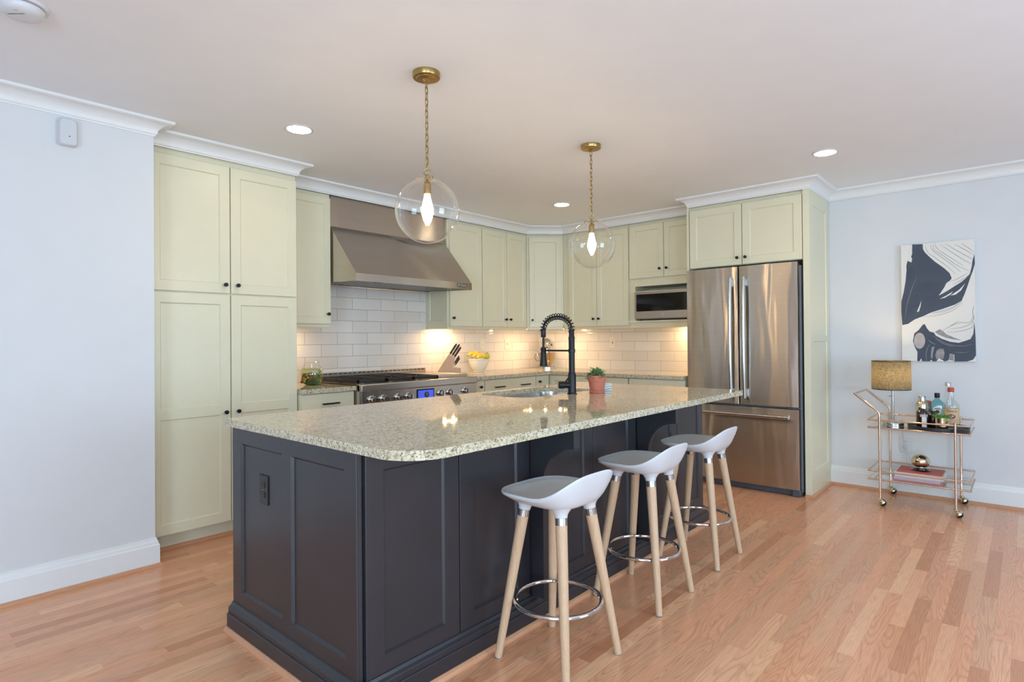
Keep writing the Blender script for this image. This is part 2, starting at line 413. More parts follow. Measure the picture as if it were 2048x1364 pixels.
ORG = {}
def obj(name, b, mats, parent=None, org=None, angle=38, label=None):
    """link a builder as ONE mesh object (a part when it has a parent)"""
    bm = b.bm
    bmesh.ops.recalc_face_normals(bm, faces=bm.faces[:])
    if parent is not None: o0 = ORG[parent.name]
    elif org is not None: o0 = Vector(org)
    else:
        xs = [v.co for v in bm.verts]
        lo = [min(c[i] for c in xs) for i in range(3)]; hi = [max(c[i] for c in xs) for i in range(3)]
        o0 = Vector(((lo[0]+hi[0])/2, (lo[1]+hi[1])/2, lo[2]))
    bmesh.ops.translate(bm, verts=bm.verts[:], vec=-o0)
    me = bpy.data.meshes.new(name); bm.to_mesh(me); bm.free()
    for m in (mats if isinstance(mats, (list, tuple)) else [mats]): me.materials.append(MATS[m])
    if any(p.use_smooth for p in me.polygons): me.set_sharp_from_angle(angle=math.radians(angle))
    o = bpy.data.objects.new(name, me); COL.objects.link(o)
    if parent is not None: o.parent = parent
    else: o.location = o0
    ORG[o.name] = o0
    if label: o['label'] = label
    return o
def tag(o, label, cat, group=None):
    o['label'] = label; o['category'] = cat
    if group: o['group'] = group
    return o
def thing(name, label, cat, loc, group=None):
    o = bpy.data.objects.new(name, None); COL.objects.link(o); o.location = loc; o.empty_display_size = 0.1
    ORG[o.name] = Vector(loc); return tag(o, label, cat, group)
def local_thing(name, label, cat, group=None):
    """a thing built around the origin; place it afterwards"""
    return thing(name, label, cat, (0, 0, 0), group)
def struct(name, b, mats, org=(0, 0, 0)):
    o = obj(name, b, mats, org=org); o['kind'] = 'structure'; return o
def kids(o): return [c for c in S.objects if c.parent == o]
def copy_tree(o, parent=None):
    c = o.copy(); COL.objects.link(c)
    if parent is not None: c.parent = parent
    ORG[c.name] = ORG[o.name]
    for ch in kids(o): copy_tree(ch, c)
    return c
def text(name, body, size, M, mat, parent, extrude=0.0006, spacing=1.0, shear=0.0, sx=1.0):
    cu = bpy.data.curves.new(name, 'FONT'); cu.body = body; cu.size = size; cu.extrude = extrude
    cu.align_x = 'CENTER'; cu.align_y = 'CENTER'; cu.space_character = spacing; cu.shear = shear
    cu.materials.append(MATS[mat]); tmp = bpy.data.objects.new('lettering_curve', cu); COL.objects.link(tmp)
    me = bpy.data.meshes.new_from_object(tmp.evaluated_get(bpy.context.evaluated_depsgraph_get())); bpy.data.objects.remove(tmp); bpy.data.curves.remove(cu)
    o = bpy.data.objects.new(name, me); COL.objects.link(o); ORG[o.name] = ORG[parent.name]
    me.transform(Matrix.Translation(-ORG[parent.name]) @ M @ Matrix.Diagonal((sx, 1, 1, 1))); o.parent = parent; return o

def rrect(x0, y0, x1, y1, r, n=8):
    rr = r if isinstance(r, (list, tuple)) else [r]*4
    cs = [(x0+rr[0], y0+rr[0], PI, rr[0]), (x1-rr[1], y0+rr[1], 1.5*PI, rr[1]), (x1-rr[2], y1-rr[2], 0, rr[2]), (x0+rr[3], y1-rr[3], 0.5*PI, rr[3])]
    out = []
    for cx, cy, a, r_ in cs:
        if r_ < 1e-5: out.append((cx, cy)); continue
        for k in range(n+1): out.append((cx+r_*math.cos(a+0.5*PI*k/n), cy+r_*math.sin(a+0.5*PI*k/n)))
    return out
def panel(b, w, h, t, opens, depth=0.008, slope=0.006, mi=0, c=0.0015):
    """framed door or panel: front at w=t, recessed panels at the given openings (u0, u1, v0, v1)"""
    us = sorted({c, w-c} | {o[0] for o in opens} | {o[1] for o in opens}); vs = sorted({c, h-c} | {o[2] for o in opens} | {o[3] for o in opens})
    V, F = [], []
    def q(*p):
        i = len(V); V.extend(p); F.append((i, i+1, i+2, i+3))
    for i in range(len(us)-1):
        for j in range(len(vs)-1):
            um, vm = (us[i]+us[i+1])/2, (vs[j]+vs[j+1])/2
            if any(o[0] < um < o[1] and o[2] < vm < o[3] for o in opens): continue
            q((us[i], vs[j], t), (us[i+1], vs[j], t), (us[i+1], vs[j+1], t), (us[i], vs[j+1], t))
    for (u0, u1, v0, v1) in opens:
        s, d = slope, t-depth
        q((u0+s, v0+s, d), (u1-s, v0+s, d), (u1-s, v1-s, d), (u0+s, v1-s, d))
        q((u0, v0, t), (u1, v0, t), (u1-s, v0+s, d), (u0+s, v0+s, d)); q((u1, v0, t), (u1, v1, t), (u1-s, v1-s, d), (u1-s, v0+s, d))
        q((u1, v1, t), (u0, v1, t), (u0+s, v1-s, d), (u1-s, v1-s, d)); q((u0, v1, t), (u0, v0, t), (u0+s, v0+s, d), (u0+s, v1-s, d))
    o4 = [(0, 0), (w, 0), (w, h), (0, h)]; i4 = [(c, c), (w-c, c), (w-c, h-c), (c, h-c)]
    for k in range(4):
        a, e = o4[k], o4[(k+1) % 4]; p, r = i4[k], i4[(k+1) % 4]
        q(a+(t-c,), e+(t-c,), r+(t,), p+(t,)); q(a+(0,), e+(0,), e+(t-c,), a+(t-c,))
    q((0, 0, 0), (0, h, 0), (w, h, 0), (w, 0, 0))
    vs_, _ = b.raw(V, F, mi=mi)
    bmesh.ops.remove_doubles(b.bm, verts=vs_, dist=1e-6); return b
def shaker(w, h, fw=0.055, t=0.02, mid=None):
    if mid is None: return [(fw, w-fw, fw, h-fw)]
    return [(fw, w-fw, fw, mid-fw/2), (fw, w-fw, mid+fw/2, h-fw)]
def knob(b, u, v, w0):
    b.lathe([(0.0, w0-0.001), (0.0055, w0), (0.0055, w0+0.014), (0.011, w0+0.016), (0.0125, w0+0.02), (0.0125, w0+0.029), (0.011, w0+0.031), (0, w0+0.031)], (u, v, 0), 18); return b
def bar_pull(b, u0, u1, v, w0):
    b.tube([(u0+0.012, v, w0-0.001), (u0+0.012, v, w0+0.026)], 0.0045, 10); b.tube([(u1-0.012, v, w0-0.001), (u1-0.012, v, w0+0.026)], 0.0045, 10)
    b.box(u0, v-0.0055, w0+0.022, u1, v+0.0055, w0+0.034, 0.0015); return b
def add_door(parent, F, u0, u1, v0, v1, fw=0.055, t=0.02, mat='cream_paint', mid=None, knob_at=None, pull=None, flat=False, name='door'):
    """a door or drawer front as a part, its knob or pull as its sub-part; u, v in the cabinet's face frame"""
    M = F @ Matrix.Translation((u0, v0, 0)); w, h = u1-u0, v1-v0
    b = MB(M); panel(b, w, h, t, [] if flat else shaker(w, h, fw, t, mid)); d = obj(name, b, mat, parent)
    if knob_at:
        b = MB(F); knob(b, knob_at[0], knob_at[1], t); obj('knob', b, 'black_metal', d)
    if pull:
        for (a, e, v) in pull:
            b = MB(F); bar_pull(b, a, e, v, t); obj('pull_handle', b, 'black_metal', d)
    return d

CROWN = [(0, 0), (0.006, 0), (0.008, 0.006), (0.012, 0.010)] + [(0.014+0.062*(1-math.cos(t*PI/2*0.98)), 0.012+0.052*math.sin(t*PI/2*0.98)) for t in [i/8 for i in range(9)]] + [(0.078, 0.066), (0.083, 0.068), (0.083, 0.080), (0, 0.080)]
def sweep(path, prof, i0, i1, z0):
    """profile swept along path[i0..i1], outward to the right of travel, mitred at every corner"""
    P = [Vector((p[0], p[1])) for p in path]
    def nrm(i):
        d = (P[i+1]-P[i]).normalized(); return Vector((d.y, -d.x))
    b = MB(); n = len(prof); rings = []
    for i in range(i0, i1+1):
        ns = [nrm(k) for k in (i-1, i) if 0 <= k < len(P)-1]
        m = sum(ns, Vector((0, 0))).normalized(); m = m/max(0.2, m.dot(ns[0]))
        rings.append([(P[i].x+m.x*o, P[i].y+m.y*o, z0+z) for (o, z) in prof])
    verts = [v for r in rings for v in r]; F = []
    for i in range(len(rings)-1):
        for k in range(n): F.append((i*n+k, i*n+(k+1) % n, (i+1)*n+(k+1) % n, (i+1)*n+k))
    F.append(tuple(range(n))[::-1]); F.append(tuple((len(rings)-1)*n+k for k in range(n)))
    b.raw(verts, F); return b

# ------------------------------------------------------------------ the room
X0, Y0 = -2.6, -2.6
struct('floor', MB().box(X0-0.15, Y0-0.15, -0.05, XR+0.15, YR+0.15, 0), 'oak_floor')
struct('ceiling', MB().box(X0-0.15, Y0-0.15, CEIL, XR+0.15, YR+0.15, CEIL+0.1), 'ceiling_paint')
struct('wall_left', MB().box(X0-0.15, YL, 0, XL, YL+0.14, CEIL), 'wall_paint')
struct('wall_back', MB().box(XL-0.4, YR+0.004, 0, XR+0.15, YR+0.15, CEIL), 'wall_paint')
struct('wall_right', MB().box(XR+0.004, Y0-0.15, 0, XR+0.15, YR+0.15, CEIL), 'wall_paint')
struct('wall_alcove', MB().box(XL-0.14, YL+0.14, 0, XL, YR+0.004, CEIL), 'wall_paint')
struct('wall_tile_back', MB().box(XP+0.01, YR-0.004, ZC-0.02, XR+0.004, YR+0.004, 1.72), 'tile_range')
struct('wall_tile_right', MB().box(XR-0.004, YF1, ZC-0.02, XR+0.004, YR-0.004, 1.40), 'tile_right')
def holed_wall(name, axis, pos, thick, a0, a1, wins):
    b = MB(); zs = (0.45, 2.12)
    def bx(p, q, z0, z1):
        if axis == 'y': b.box(p, pos, z0, q, pos+thick, z1)
        else: b.box(pos, p, z0, pos+thick, q, z1)
    cur = a0
    for (p, q) in wins:
        bx(cur, p, 0, CEIL); bx(p, q, 0, zs[0]); bx(p, q, zs[1], CEIL); cur = q
    bx(cur, a1, 0, CEIL); struct(name, b, 'wall_paint')
WY = [(-1.4, 0.2), (1.8, 3.4)]; WX = [(-1.9, 0.1)]
holed_wall('wall_front', 'y', Y0-0.15, 0.15, X0-0.15, XR+0.15, WY)
holed_wall('wall_side', 'x', X0-0.15, 0.15, Y0, YL, WX)
def window(i, axis, p, q):
    b = MB(); g = MB(); z0, z1, t = 0.45, 2.12, 0.05
    def bx(bb, a, c, zz0, zz1, d0, d1):
        if axis == 'y': bb.box(a, Y0-0.15+d0, zz0, c, Y0-0.15+d1, zz1)
        else: bb.box(X0-0.15+d0, a, zz0, X0-0.15+d1, c, zz1)
    for (a, c, e, f) in ((p, p+t, z0, z1), (q-t, q, z0, z1), (p, q, z0, z0+t), (p, q, z1-t, z1), ((p+q)/2-0.02, (p+q)/2+0.02, z0, z1), (p, q, 1.27, 1.31)):
        bx(b, a, c, e, f, 0.03, 0.09)
    for (a, c, e, f) in ((p-0.09, p, z0-0.09, z1+0.09), (q, q+0.09, z0-0.09, z1+0.09), (p, q, z1, z1+0.09), (p, q, z0-0.09, z0)):
        bx(b, a, c, e, f, 0.15, 0.17)
    bx(g, p+t, q-t, z0+t, z1-t, 0.055, 0.06)
    w = struct('window_%d' % i, b, 'trim_paint'); gl = obj('pane', g, 'window_glass', w)
window(1, 'y', *WY[0]); window(2, 'y', *WY[1]); window(3, 'x', *WX[0])

CP = [(X0, YL), (XL, YL), (XL, YP), (XP, YP), (XP, YU), (4.84, YU), (XU, 3.77), (XU, YF1), (XF, YF1), (XF, YF0), (XR, YF0), (XR, Y0)]
for k, (a, c) in enumerate(((0, 2), (2, 4), (4, 7), (7, 10), (10, 11))):
    struct('trim_%d' % (k+1), sweep(CP, CROWN, a, c, CEIL-0.080), 'trim_paint')
BASE = [(0, 0), (0.018, 0), (0.018, 0.118), (0.014, 0.124), (0.012, 0.136), (0.007, 0.146), (0.006, 0.156), (0, 0.158)]
SHOE = [(0, 0), (0.016, 0), (0.016, 0.006), (0.012, 0.014), (0.004, 0.020), (0, 0.020)]
PL = [(X0, YL), (XL, YL), (XL, YP+0.05)]
struct('baseboard_left', sweep(PL, BASE, 0, 2, 0.0), 'trim_paint')
PR = [(XR+0.004, YF0), (XR+0.004, Y0)]
struct('baseboard_right', sweep(PR, BASE, 0, 1, 0.0), 'trim_paint')
def off(path, d):
    P = [Vector(p) for p in path]; out = []
    for i in range(len(P)):
        ns = []
        for k in (i-1, i):
            if 0 <= k < len(P)-1:
                e = (P[k+1]-P[k]).normalized(); ns.append(Vector((e.y, -e.x)))
        m = sum(ns, Vector((0, 0))).normalized(); m = m/m.dot(ns[0]); out.append((P[i].x+m.x*d, P[i].y+m.y*d))
    return out
struct('trim_6', sweep(off(PL, 0.018), SHOE, 0, 2, 0.0), 'shoe_oak')
struct('trim_7', sweep(off(PR, 0.018), SHOE, 0, 1, 0.0), 'shoe_oak')
struct('trim_8', sweep([(XF, YF0+0.045), (XF, YF0), (XR-0.016, YF0)], SHOE, 0, 2, 0.0), 'shoe_oak')

# ------------------------------------------------------------------ cabinets
def FY(y): return frame((0, y, 0), (1, 0, 0))          # faces -y: u = x, v = z
def FX(x): return frame((x, 0, 0), (0, -1, 0))         # faces -x: u = -y, v = z
PROF = frame((0, 0, 0), (0, 1, 0))                     # u = y, v = z, extruded along x

t = thing('pantry_cabinet', 'tall cream pantry cabinet with four doors beside the white left wall', 'cabinet', ((XL+XP)/2, 4.07, 0))
obj('carcass', MB().box(XL+0.003, YP+0.02, 0.105, XP, YR, CEIL-0.002), 'cream_paint', t)
obj('toe_kick', MB().box(XL+0.003, 3.845, 0, XP, 3.865, 0.106), 'cream_paint', t)
obj('shoe_molding', sweep([(XL+0.02, 3.845), (XP, 3.845)], SHOE, 0, 1, 0), 'shoe_oak', t)
F = FY(YP+0.02)
add_door(t, F, 1.122, 1.580, 0.108, 1.526, 0.06, mid=0.70, knob_at=(1.546, 0.792))
add_door(t, F, 1.586, 2.027, 0.108, 1.526, 0.06, mid=0.70, knob_at=(1.622, 0.792))
add_door(t, F, 1.122, 1.580, 1.536, 2.335, 0.06, knob_at=(1.546, 1.588))
add_door(t, F, 1.586, 2.027, 1.536, 2.335, 0.06, knob_at=(1.622, 1.588))

ZB, ZT = 1.345, 2.372
def upper(label, F, u0, u1, doors, z0=1.364, z1=2.34, depth=0.33, side=None):
    """wall cabinet: doors = (u0, u1, knob u)"""
    o = F @ Vector(((u0+u1)/2, ZB, -depth/2)); t = thing('wall_cabinet', label, 'cabinet', o)
    obj('carcass', MB(F).box(u0, 1.376, -depth+0.004, u1, ZT, 0), 'cream_paint', t)
    obj('light_rail', MB(F).box(u0, ZB-0.008, -0.03, u1, 1.377, -0.004, 0.003), 'cream_paint', t)
    for (a, c, k) in doors: add_door(t, F, a, c, z0, z1, 0.052, knob_at=(k, 1.44))
    return t
upper('single-door cream wall cabinet between the pantry and the range hood', FY(YU+0.02), 2.035, 2.467, [(2.042, 2.463, 2.434)])
t = upper('single-door cream wall cabinet just right of the range hood', FY(YU+0.02), 3.705, 4.147, [(3.716, 4.143, 3.745)])
b = MB(frame((3.705, YR-0.005, 0), (0, -1, 0))); b.M = b.M @ Matrix.Translation((0, ZB-0.008, 0)); panel(b, 0.305, ZT-ZB, 0.012, [(0.055, 0.225, 0.08, 0.92)], 0.006)
obj('side_panel', b, 'cream_paint', t)
upper('double-door cream wall cabinet left of the angled corner cabinet', FY(YU+0.02), 4.149, 4.852, [(4.153, 4.514, 4.482), (4.519, 4.83, 4.551)])
t = thing('wall_cabinet', 'angled single-door cream corner wall cabinet above the stand mixer', 'cabinet', (5.15, 4.08, ZB))
poly = [(4.857, YR-0.006), (4.857, 4.067), (5.137, 3.787), (XR-0.006, 3.787), (XR-0.006, YR-0.006)]
obj('carcass', MB().prism(poly, 1.376, ZT), 'cream_paint', t)
FD = frame((4.857, 4.067, 0), (1, -1, 0))
obj('light_rail', MB(FD).box(0.0, ZB-0.008, -0.03, 0.396, 1.377, -0.004, 0.003), 'cream_paint', t)
add_door(t, FD, 0.025, 0.372, 1.364, 2.34, 0.052, knob_at=(0.055, 1.44))
FR = FX(XU+0.02)
upper('double-door cream wall cabinet right of the angled corner cabinet', FR, -3.785, -2.966, [(-3.700, -3.348, -3.378), (-3.343, -2.972, -3.312)])
t = thing('microwave_cabinet', 'cream wall cabinet with an open microwave niche under two doors', 'cabinet', (5.3, 2.6, ZB))
b = MB(FR); b.box(-2.963, 1.742, -0.304, -2.235, ZT, 0); b.box(-2.963, 1.37, -0.304, -2.903, 1.742, 0); b.box(-2.26, 1.37, -0.304, -2.235, 1.742, 0); b.box(-2.903, 1.41, -0.304, -2.26, 1.742, -0.290)
obj('carcass', b, 'cream_paint', t)
obj('shelf', MB(FR).box(-2.968, 1.388, -0.304, -2.235, 1.408, 0.022, 0.003), 'cream_paint', t)
obj('light_rail', MB(FR).box(-2.963, ZB-0.008, -0.03, -2.235, 1.388, -0.004, 0.003), 'cream_paint', t)
obj('valance', MB(FR).box(-2.903, 1.742, 0.0, -2.238, 1.79, 0.012, 0.003), 'cream_paint', t)
add_door(t, FR, -2.955, -2.589, 1.822, 2.34, 0.052, knob_at=(-2.622, 1.90))
add_door(t, FR, -2.584, -2.24, 1.822, 2.34, 0.052, knob_at=(-2.55, 1.90))

t = thing('refrigerator_surround', 'cream cabinet and tall side panel built around the refrigerator', 'cabinet', (5.15, 1.73, 0))
b = MB(); b.box(XF+0.02, YF0+0.05, 1.835, XR-0.004, YF1, ZT); obj('carcass', b, 'cream_paint', t)
b = MB(frame((XF, YF0+0.02, 0), (1, 0, 0))); b.M = b.M @ Matrix.Translation((0, 0.0, 0)); panel(b, XR-XF-0.004, ZT, 0.02, [(0.075, 0.5, 0.195, 1.198), (0.075, 0.5, 1.24, 2.262)], 0.008)
b.M = Matrix.Identity(4); b.box(XF, YF0+0.02, 0, XR-0.004, YF0+0.045, ZT); obj('side_panel', b, 'cream_paint', t)
obj('side_panel', MB().box(XF, YF1, 0, XR-0.004, YF1+0.019, ZT), 'cream_paint', t)
F = FX(XF+0.02)
add_door(t, F, -2.206, -1.757, 1.838, 2.34, 0.06, knob_at=(-1.788, 1.893))
add_door(t, F, -1.751, -1.295, 1.838, 2.34, 0.06, knob_at=(-1.722, 1.893))

def base_cab(label, F, u0, u1, depth=0.635):
    o = F @ Vector(((u0+u1)/2, 0, -depth/2)); t = thing('base_cabinet', label, 'cabinet', o)
    obj('carcass', MB(F).box(u0, 0.10, -depth, u1, 0.866, 0), 'cream_paint', t)
    obj('toe_kick', MB(F).box(u0, 0, -0.10, u1, 0.10, -0.08), 'cream_paint', t); return t
FB = FY(3.742)
t = base_cab('cream base cabinet with one drawer between the pantry and the range', FB, 2.036, 2.455)
add_door(t, FB, 2.042, 2.449, 0.70, 0.860, flat=True, name='drawer', pull=[(2.184, 2.315, 0.789)]).name = 'drawer'
add_door(t, FB, 2.042, 2.449, 0.11, 0.693, 0.055, knob_at=(2.41, 0.64))
t = base_cab('narrow cream pull-out base cabinet just right of the range', FB, 3.672, 3.831)
add_door(t, FB, 3.70, 3.828, 0.11, 0.860, flat=True, knob_at=(3.768, 0.803))
t = base_cab('wide cream drawer base cabinet under the fruit bowl', FB, 3.833, 4.576)
add_door(t, FB, 3.837, 4.572, 0.70, 0.860, flat=True, pull=[(3.959, 4.084, 0.79), (4.331, 4.458, 0.79)]).name = 'drawer'
for a, c in ((0.41, 0.693), (0.11, 0.403)): add_door(t, FB, 3.837, 4.572, a, c, flat=True, pull=[(3.959, 4.084, c-0.08), (4.331, 4.458, c-0.08)]).name = 'drawer'
t = thing('base_cabinet', 'cream corner base cabinet with two hinged doors under the stand mixer', 'cabinet', (5.1, 4.0, 0))
poly = [(4.58, YR-0.006), (4.58, 3.742), (4.812, 3.742), (4.812, 3.40), (XR-0.006, 3.40), (XR-0.006, YR-0.006)]
obj('carcass', MB().prism(poly, 0.10, 0.866), 'cream_paint', t)
FBR = FX(4.812)
add_door(t, FB, 4.582, 4.788, 0.11, 0.860, 0.05, knob_at=(4.618, 0.803))
add_door(t, FBR, -3.718, -3.404, 0.11, 0.860, 0.05)
t = base_cab('cream drawer base cabinet behind the potted plant, right of the corner', FBR, -3.398, -2.794)
for a, c in ((0.70, 0.860), (0.41, 0.693), (0.11, 0.403)): add_door(t, FBR, -3.394, -2.798, a, c, flat=True, pull=[(-3.18, -3.02, c-0.085)]).name = 'drawer'
t = base_cab('cream drawer base cabinet beside the refrigerator', FBR, -2.786, -2.236)
for a, c in ((0.70, 0.860), (0.41, 0.693), (0.11, 0.403)): add_door(t, FBR, -2.782, -2.24, a, c, flat=True, pull=[(-2.59, -2.43, c-0.085)]).name = 'drawer'

tag(obj('countertop', MB().plate([(XP+0.003, 3.70), (2.456, 3.70), (2.456, YR-0.006), (XP+0.003, YR-0.006)], [], 0.868, ZC), 'granite'),
    'short granite countertop between the pantry and the range, under the fish bowl', 'countertop')
tag(obj('countertop', MB().plate([(3.668, 3.70), (4.755, 3.70), (4.775, 3.68), (4.775, 2.236), (XR-0.006, 2.236), (XR-0.006, YR-0.006), (3.668, YR-0.006)], [], 0.868, ZC), 'granite'),
    'L-shaped granite countertop running from the range round the corner to the refrigerator', 'countertop')

# ------------------------------------------------------------------ island
IX0, IX1, IY0, IY1, IZ = 1.085, 3.755, 1.627, 2.57, 0.868
t = thing('kitchen_island', 'dark charcoal kitchen island cabinet under the long granite top', 'kitchen island', (2.42, 2.1, 0))
b = MB(); b.box(IX0+0.02, IY0+0.02, 0, IX0+0.04, IY1, IZ); b.box(IX0+0.04, IY0+0.02, 0, IX1, IY0+0.04, IZ); b.box(IX1-0.02, IY0+0.04, 0, IX1, IY1, IZ); b.box(IX0+0.04, IY1-0.02, 0, IX1-0.02, IY1, IZ)
obj('carcass', b, 'island_paint', t)
b = MB(frame((IX0+0.02, IY1, 0), (0, -1, 0)) @ Matrix.Translation((0, 0.02, 0))); panel(b, IY1-IY0-0.012, IZ-0.02, 0.02, [(0.078, 0.435, 0.152, 0.782), (0.502, 0.862, 0.152, 0.782)], 0.010, 0.009)
obj('end_panel', b, 'island_paint', t)
b = MB(); b.box(IX0+0.006, IY0+0.010, 0.02, IX0+0.02, IY0+0.03, IZ, 0.002); obj('corner_post', b, 'island_paint', t)
FS = FY(IY0+0.02)
for (a, c, l, r) in ((1.112, 1.530, 0.072, 0.074), (1.535, 1.950, 0.072, 0.082), (2.000, 2.450, 0.075, 0.082), (2.455, 2.872, 0.075, 0.085), (2.925, 3.372, 0.075, 0.07), (3.377, 3.753, 0.07, 0.055)):
    b = MB(FS @ Matrix.Translation((a, 0.105, 0))); panel(b, c-a, 0.760, 0.02, [(l, c-a-r, 0.070, 0.692)], 0.009, 0.007); obj('door', b, 'island_paint', t)
for cx in (1.955, 2.880):
    arc = [(1.394, 0.778)]+[(1.394+0.163*math.sin(k*PI/2/14), 0.778-0.163*(1-math.cos(k*PI/2/14))) for k in range(1, 15)]
    poly = [(IY0, 0.12), (IY0, IZ-0.002), (1.394, IZ-0.002)]+arc+[(1.557, 0.12)]
    obj('bracket', MB(PROF).prism(poly, cx, cx+0.04), 'island_paint', t)
IP = [(IX0, IY1), (IX0, IY0), (IX1, IY0), (IX1, IY1), (IX0, IY1)]
IB = [(0, 0), (0.027, 0), (0.027, 0.072), (0.025, 0.075), (0.021, 0.076), (0.021, 0.096), (0.019, 0.099), (0.010, 0.106), (0.005, 0.116), (0, 0.118)]
obj('base_molding', sweep(IP, IB, 0, 3, 0.0), 'island_paint', t)
obj('shoe_molding', sweep(off(IP, 0.027), SHOE, 0, 3, 0.0), 'shoe_oak', t)

hole = rrect(2.515, 2.125, 3.24, 2.535, 0.11)
tag(obj('island_countertop', MB().plate(rrect(1.068, 1.345, 3.745, 2.615, [0.15, 0.035, 0.03, 0.02], 12), [hole[::-1]], IZ, 0.8985), 'granite'),
    'long speckled granite island countertop with a sink cut-out and rounded corner', 'countertop')
b = MB()
def ringpts(x0, y0, x1, y1, r, z): return [(p[0], p[1], z) for p in rrect(x0, y0, x1, y1, r)]
rs = [ringpts(2.495, 2.105, 3.26, 2.555, 0.12, 0.8675), ringpts(2.512, 2.122, 3.243, 2.538, 0.11, 0.8675), ringpts(2.518, 2.128, 3.237, 2.532, 0.10, 0.82), ringpts(2.525, 2.135, 3.23, 2.525, 0.09, 0.68), ringpts(2.56, 2.17, 3.195, 2.49, 0.06, 0.655), ringpts(2.85, 2.30, 2.91, 2.36, 0.03, 0.65)]
n = len(rs[0]); V = [v for r_ in rs for v in r_]; Fs = [(i*n+k, i*n+(k+1) % n, (i+1)*n+(k+1) % n, (i+1)*n+k) for i in range(len(rs)-1) for k in range(n)]+[tuple((len(rs)-1)*n+k for k in range(n))]
b.raw(V, Fs, True); s = obj('kitchen_sink', b, 'steel_sink', org=(2.88, 2.33, 0.65)); tag(s, 'undermounted stainless steel sink sunk into the island countertop', 'sink')

# faucet: pull-down spring faucet on the near side of the sink
t = thing('kitchen_faucet', 'tall matte black spring pull-down faucet standing on the island', 'faucet', (2.89, 2.07, 0.8985)); z = 0.8985
fx, fy = 2.89, 2.07
b = MB(); b.lathe([(0, z), (0.030, z), (0.030, z+0.004), (0.0245, z+0.009), (0.0245, z+0.118), (0.0225, z+0.123), (0.0225, z+0.126), (0.0185, z+0.13), (0.0185, z+0.325), (0.0195, z+0.33), (0.0195, z+0.345), (0.0165, z+0.35), (0.0165, z+0.395), (0, z+0.395)], (fx, fy, 0), 28)
obj('body', b, 'black_metal', t)
d = Vector((-0.75, 0.66, 0)); b = MB(); p0 = Vector((fx, fy, z+0.055))
b.tube([p0, p0+d*0.045, p0+d*0.047, p0+d*0.078, p0+d*0.083], [0.020, 0.020, 0.0225, 0.0225, 0.018], 20); h = obj('valve_housing', b, 'black_metal', t)
b = MB(); q = p0+d*0.040; b.tube([q+Vector((0, 0, 0.018)), q+Vector((0.03, -0.015, 0.055)), q+Vector((0.052, -0.03, 0.085))], [0.006, 0.005, 0.004], 10); obj('lever', b, 'black_metal', h)
arch = []
zs = z+0.39
for k in range(41):
    a = PI*k/40; arch.append(Vector((fx, fy+0.109-0.109*math.cos(a), zs+0.0+0.083*math.sin(a)**0.9)))
arch = [Vector((fx, fy, z+0.36)), Vector((fx, fy, z+0.375))]+arch+[Vector((fx, 2.288, z+0.375)), Vector((fx, 2.288, z+0.33)), Vector((fx, 2.288, z+0.27))]
obj('hose', MB().tube(arch, 0.0068, 12), 'black_metal', t)
# coil spring round the hose
L = [0]
for i in range(1, len(arch)): L.append(L[-1]+(arch[i]-arch[i-1]).length)
def along(s_):
    for i in range(1, len(L)):
        if s_ <= L[i]:
            f_ = (s_-L[i-1])/max(1e-9, L[i]-L[i-1]); return arch[i-1].lerp(arch[i], f_), (arch[i]-arch[i-1]).normalized()
    return arch[-1], (arch[-1]-arch[-2]).normalized()
tot = L[-1]-0.125; pts = []; N = 18
for k in range(N*14):
    s_ = 0.012+tot*k/(N*14); p, tg = along(s_); e1 = Vector((1, 0, 0)); e2 = tg.cross(e1); a = 2*PI*k/14
    pts.append(p+(e1*math.cos(a)+e2*math.sin(a))*0.0185)
obj('spring', MB().tube(pts, 0.0029, 7), 'black_metal', t)
b = MB(); b.lathe([(0, z+0.345), (0.014, z+0.345), (0.016, z+0.35), (0.016, z+0.395), (0.014, z+0.40), (0, z+0.40)], (fx, 2.288, 0), 20); obj('collar', b, 'black_metal', t)
b = MB(); b.tube([(fx, fy, z+0.262), (fx, 2.288, z+0.262)], 0.0055, 10); b.lathe([(0.0185, z+0.250), (0.022, z+0.252), (0.022, z+0.272), (0.0185, z+0.274)], (fx, fy, 0), 24); obj('holder_arm', b, 'black_metal', t)
b = MB(); b.lathe([(0, z+0.163), (0.024, z+0.163), (0.0255, z+0.168), (0.024, z+0.18), (0.0175, z+0.225), (0.0165, z+0.262), (0.0175, z+0.264), (0.0175, z+0.278), (0.008, z+0.284), (0, z+0.284)], (fx, 2.288, 0), 26); h = obj('spray_head', b, 'black_metal', t)
b = MB(); b.tube([(fx-0.012, 2.288+0.018, z+0.265), (fx-0.022, 2.288+0.03, z+0.262), (fx-0.024, 2.288+0.032, z+0.235), (fx-0.018, 2.288+0.024, z+0.205)], 0.0025, 8); obj('trigger', b, 'nickel', h)

